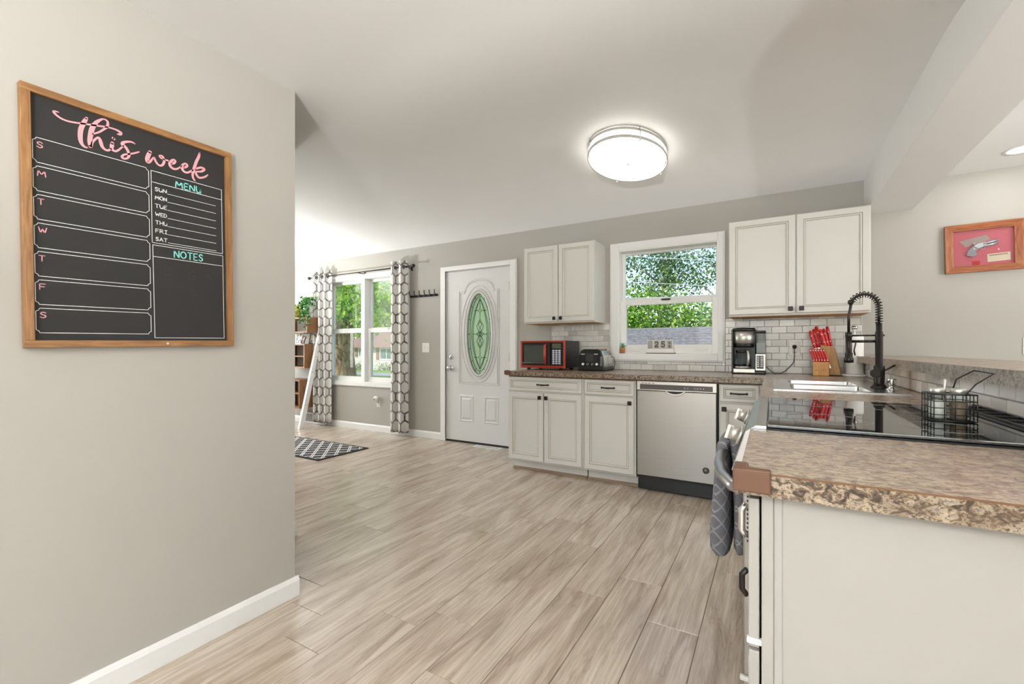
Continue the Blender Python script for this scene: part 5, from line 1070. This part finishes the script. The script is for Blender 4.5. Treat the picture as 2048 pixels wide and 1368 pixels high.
M_bark2 = plain('grey_bark', '#8d8a80', .9, var=.3)
L_maple = leafmat('maple_leaves', '#55962a', '#9ccf3c', '#d8e96c'); L_dark = leafmat('locust_leaves', '#2f5726', '#5c8440', '#97ab5c'); L_bush = leafmat('shrub_leaves', '#3f7a1f', '#79a936', '#b4cc55'); L_far = leafmat('far_leaves', '#3c7320', '#6fa835', '#a5c84c')
def gz(y): return -.10+(y-4.5)*.0173 if y < 12 else .03-.054*(y-12)
n = Nt('lawn_grass'); v = n.coord(); f = n.noise(v, 3, 5); g_ = n.noise(v, 60, 3); n.bump(g_, .6, .05); M_lawn = n.set(n.ramp(f, [(.35, '#5d9a35'), (.65, '#8fc04e')]), .95)
for nm, a, b, mt in (('lawn', 4.47, 14.6, M_lawn), ('street', 14.6, 20.5, plain('asphalt_road', '#a9a6ad', .9, var=.08)), ('lawn', 20.5, 95, M_lawn)):
    m = MB(); ys_ = [a]+([12] if a < 12 < b else [])+[b]
    m.prism([(y, gz(y)) for y in ys_]+[(b, gz(b)-.5), (a, gz(a)-.5)], -95, 45, 'yz'); st(m.build(nm, mt, fix=True))
# maple in front of the living room window
t = root('maple_tree', 'big leafy maple with rough brown trunk outside the living room window', 'tree', (-14.85, 12.1, gz(12)))
m = MB(); m.tube([(.0, 0, -.3), (0, 0, 0), (-.03, 0, .7), (-.08, 0, 2.2), (-.1, 0, 3.6), (.0, .1, 6.5)], [.66, .52, .46, .42, .38, .25], 18); m.build('trunk', M_bark, t)
for pts in ([(-.1, 0, 2.4), (.9, -.6, 3.2), (2.4, -1.2, 4.0)], [(-.1, 0, 3.2), (-1.0, -.8, 4.2), (-1.8, -1.5, 5.2)], [(0, 0, 3.6), (1.4, .4, 4.6), (3.2, .2, 5.4)]):
    MB().tube(pts, [.16, .10, .05], 8).build('limb', M_bark, t)
foliage('crown', t, [(.8, -1.4, 3.0, 2.6, 1.2, 1.05), (3.4, -.6, 3.0, 2.4, 1.5, 1.15), (5.6, .4, 3.3, 1.9, 1.2, 1.1), (0, -1.0, 5.2, 3.4, 1.8, 1.6), (3.6, 0, 5.3, 3.0, 1.8, 1.5), (5.0, .3, 2.4, .5, .4, .4)], 15000, .17, L_maple, 1)
# neighbour house across the street
hs = root('neighbor_house', 'single storey house with pale lap siding and brown roof across the street', 'house', (-33, 31.5, -1.0))
M_sid = plain('pale_siding', '#cfcac0', .7); M_broof = plain('brown_shingle_roof', '#8d7468', .9, var=.2, scale=3); M_shut = plain('brown_shutter', '#8a6a58', .7)
MB().box(-5.2, 9, .03, 7, 0, 2.3).build('wall', M_sid, hs)
for k in range(12): m = MB(); m.prism([(.03, k*.19), (-.01, k*.19), (.02, k*.19+.19), (.03, k*.19+.19)], -5.2, 9, 'yz'); m.build('siding_board', M_sid, hs, fix=True)
MB().box(-5.28, -5.12, -.03, .03, 0, 2.3).build('corner_board', M_white, hs)
m = MB(); m.prism([(-.5, 2.20), (3.5, 3.72), (7.5, 2.20), (7.5, 2.32), (3.5, 3.86), (-.5, 2.34)], -5.6, 9.4, 'yz'); m.build('roof', M_broof, hs, fix=True)
M_hg = plain('dark_house_glass', '#5a7a74', .1, var=.3)
for a, b, z0, z1, sh in ((-3.32, -2.66, 1.28, 2.18, (-3.80, -3.42)), (-.27, 1.5, 1.02, 2.18, (-.78, -.40))):
    f_ = ring(MB(), a, b, z0, z1, .09, .09, .09, .09, -.05, .0).build('window', M_white, hs); MB().box(a+.09, b-.09, -.02, -.01, z0+.09, z1-.09).build('pane', M_hg, f_)
    MB().box((a+b)/2-.03, (a+b)/2+.03, -.04, -.015, z0+.09, z1-.09).build('mullion', M_white, f_); MB().box(sh[0], sh[1], -.06, -.005, z0, z1).build('shutter', M_shut, hs)
for i, x in enumerate((-4.6, -2.6, -2.0, .4, 1.6)):
    t = root('foundation_shrub', ['low dark shrub at the far left corner of the neighbour house', 'low shrub under the wide neighbour window', 'small shrub beside the wide neighbour window', 'shrub right of the wide neighbour window', 'rightmost low shrub of the neighbour house'][i], 'shrub', (-33+x, 30.9, -1.0), group='foundation shrubs')
    foliage('leaves', t, [(0, 0, .2, .5, .3, .25)], 200, .14, L_dark, 60+i)
for i, x in enumerate((-52, -45, -38.5)):
    t = root('background_tree', ['farthest left green tree behind the neighbour house', 'middle green tree behind the neighbour house', 'green tree rising over the neighbour roof'][i], 'tree', (x, 41, -1.6), group='trees behind the neighbour house')
    MB().tube([(0, 0, 0), (0, 0, 3)], [.3, .2], 8).build('trunk', M_bark, t); foliage('crown', t, [(0, 0, 5, 4.4, 2, 3.6), (2, 0, 7.5, 3.5, 2, 2.5)], 2600, .42, L_far, 20+i)
# garage roof outside the kitchen window
gr_ = root('garage', 'grey shingled garage roof just outside the kitchen window', 'garage', (-2.6, 8.7, gz(8.7)))
M_gsh = Nt('grey_shingles'); v = M_gsh.coord(scale=(5, 9, 9)); f = M_gsh.noise(v, 2.4, 5, .6, .5); M_gsh.bump(f, .4, .02); M_gsh = M_gsh.set(M_gsh.ramp(f, [(.3, '#504f51'), (.5, '#6e6d6e'), (.7, '#8c8a8a')]), .9)
z0 = 1.04-gz(8.7); MB().box(-5.2, 4.2, .15, 3.2, 0, z0-.02).build('wall', M_sid, gr_)
m = MB(); m.prism([(-.1, z0-.05), (1.55, z0+.53), (3.2, z0-.05), (3.2, z0-.12), (1.55, z0+.46), (-.1, z0-.12)], -5.6, 4.6, 'yz'); rf_ = m.build('roof', M_gsh, gr_, fix=True)
rr = random.Random(8)
for k in range(11):
    y = -.1+k*.15; zz = z0-.05+(y+.1)*.3515
    m = MB(); m.prism([(y-.012, zz-.004), (y+.17, zz+.062), (y+.17, zz+.066), (y-.012, zz+.014)], -5.6-rr.uniform(0, .03), 4.6, 'yz'); m.build('shingle_course', M_gsh, gr_, fix=True)
MB().box(-5.62, 4.62, -.14, -.10, z0-.16, z0-.03).build('fascia', M_white, gr_)
for i, (x, y, wd, ht) in enumerate(((-6.6, 13.6, 1.7, 2.7), (-3.6, 13.2, 2.0, 2.85), (-.6, 13.4, 1.9, 2.6), (2.6, 13.8, 1.8, 2.7))):
    t = root('tall_shrub', ['bright green tall shrub behind the garage, leftmost', 'bright green tall shrub behind the garage, tallest and widest', 'bright green tall shrub behind the garage, right of the widest', 'bright green tall shrub behind the garage, rightmost'][i], 'shrub', (x, y, gz(y)), group='tall shrubs behind the garage')
    for s in (-.3, .2): MB().tube([(s, 0, 0), (s*2, 0, ht*.6), (s*3, 0, ht*.85)], [.06, .04, .02], 6).build('stem', M_bark2, t)
    foliage('leaves', t, [(0, 0, ht*.45, wd, .8, ht*.5), (wd*.4, 0, ht*.7, wd*.7, .7, ht*.3), (-wd*.5, 0, ht*.65, wd*.6, .6, ht*.28)], 9000, .11, L_bush, 30+i)
for i, (x, y, blobs) in enumerate(((-6.6, 17.5, [(0, 0, 4.2, 1.6, 1.3, 1.3), (1.0, 0, 5.3, 1.4, 1, .8), (-1.6, 0, 5.6, 1.5, 1, 1.2)]), (-3.6, 17.0, [(0, 0, 3.6, 1.5, 1, .9), (-.4, 0, 5.0, 1.7, 1, .8), (.6, .3, 4.3, 1.0, 1, .9)]), (-1.2, 17.3, [(0, 0, 4.0, 1.4, 1, 1.1), (.5, 0, 5.4, 1.0, .8, 1.0), (1.6, 0, 4.2, 1.3, 1, 1.3)]), (2.6, 18, [(0, 0, 4.4, 2.2, 1.2, 1.8)]), (-10.5, 17, [(0, 0, 4.2, 2.3, 1.2, 2.0)]))):
    t = root('locust_tree', ['airy tree with thin trunk behind the shrubs, left part of the kitchen window view', 'airy tree with open crown in the middle of the kitchen window view', 'airy tree with gaps of sky at the right of the kitchen window view', 'rounded tree beyond the right side of the kitchen window', 'rounded tree beyond the left side of the kitchen window'][i], 'tree', (x, y, gz(y)), group='airy trees behind the shrubs')
    MB().tube([(.1, 0, 0), (0, 0, 2.2), (.2, 0, 4.2), (.1, 0, 5.8)], [.12, .10, .06, .02], 8).build('trunk', M_bark2, t)
    for k in range(5):
        q = (-1)**k; zb_ = 2.2+.5*k; MB().tube([(0.1, 0, zb_), (q*.6, 0, zb_+.6), (q*1.3, .1, zb_+1.3)], [.045, .03, .01], 6).build('branch', M_bark2, t)
    foliage('crown', t, blobs, 5200 if i < 3 else 5200, .10, L_dark, 40+i)
for i, pts in enumerate(([(-14, 12, 5.2), (-3.43, 12, 3.61), (-1.18, 12, 3.27), (9, 12, 1.9)], [(-14, 12.3, 4.3), (-2.85, 12.3, 2.89), (-1.2, 12.3, 2.68), (9, 12.3, 1.5)], [(-14, 11.7, 2.9), (-3.4, 11.7, 2.44), (-1.8, 11.7, 2.40), (9, 11.7, 2.1)])):
    o = MB().tube(pts, .008, 6).build('utility_wire', plain('pale_cable', '#b9bcc4', .6) if i == 0 else bpy.data.materials['pale_cable']); tag(o, ['highest pale utility wire crossing the kitchen window view', 'middle pale utility wire crossing the kitchen window view', 'lowest pale utility wire crossing the kitchen window view'][i], 'wire', 'utility wires')
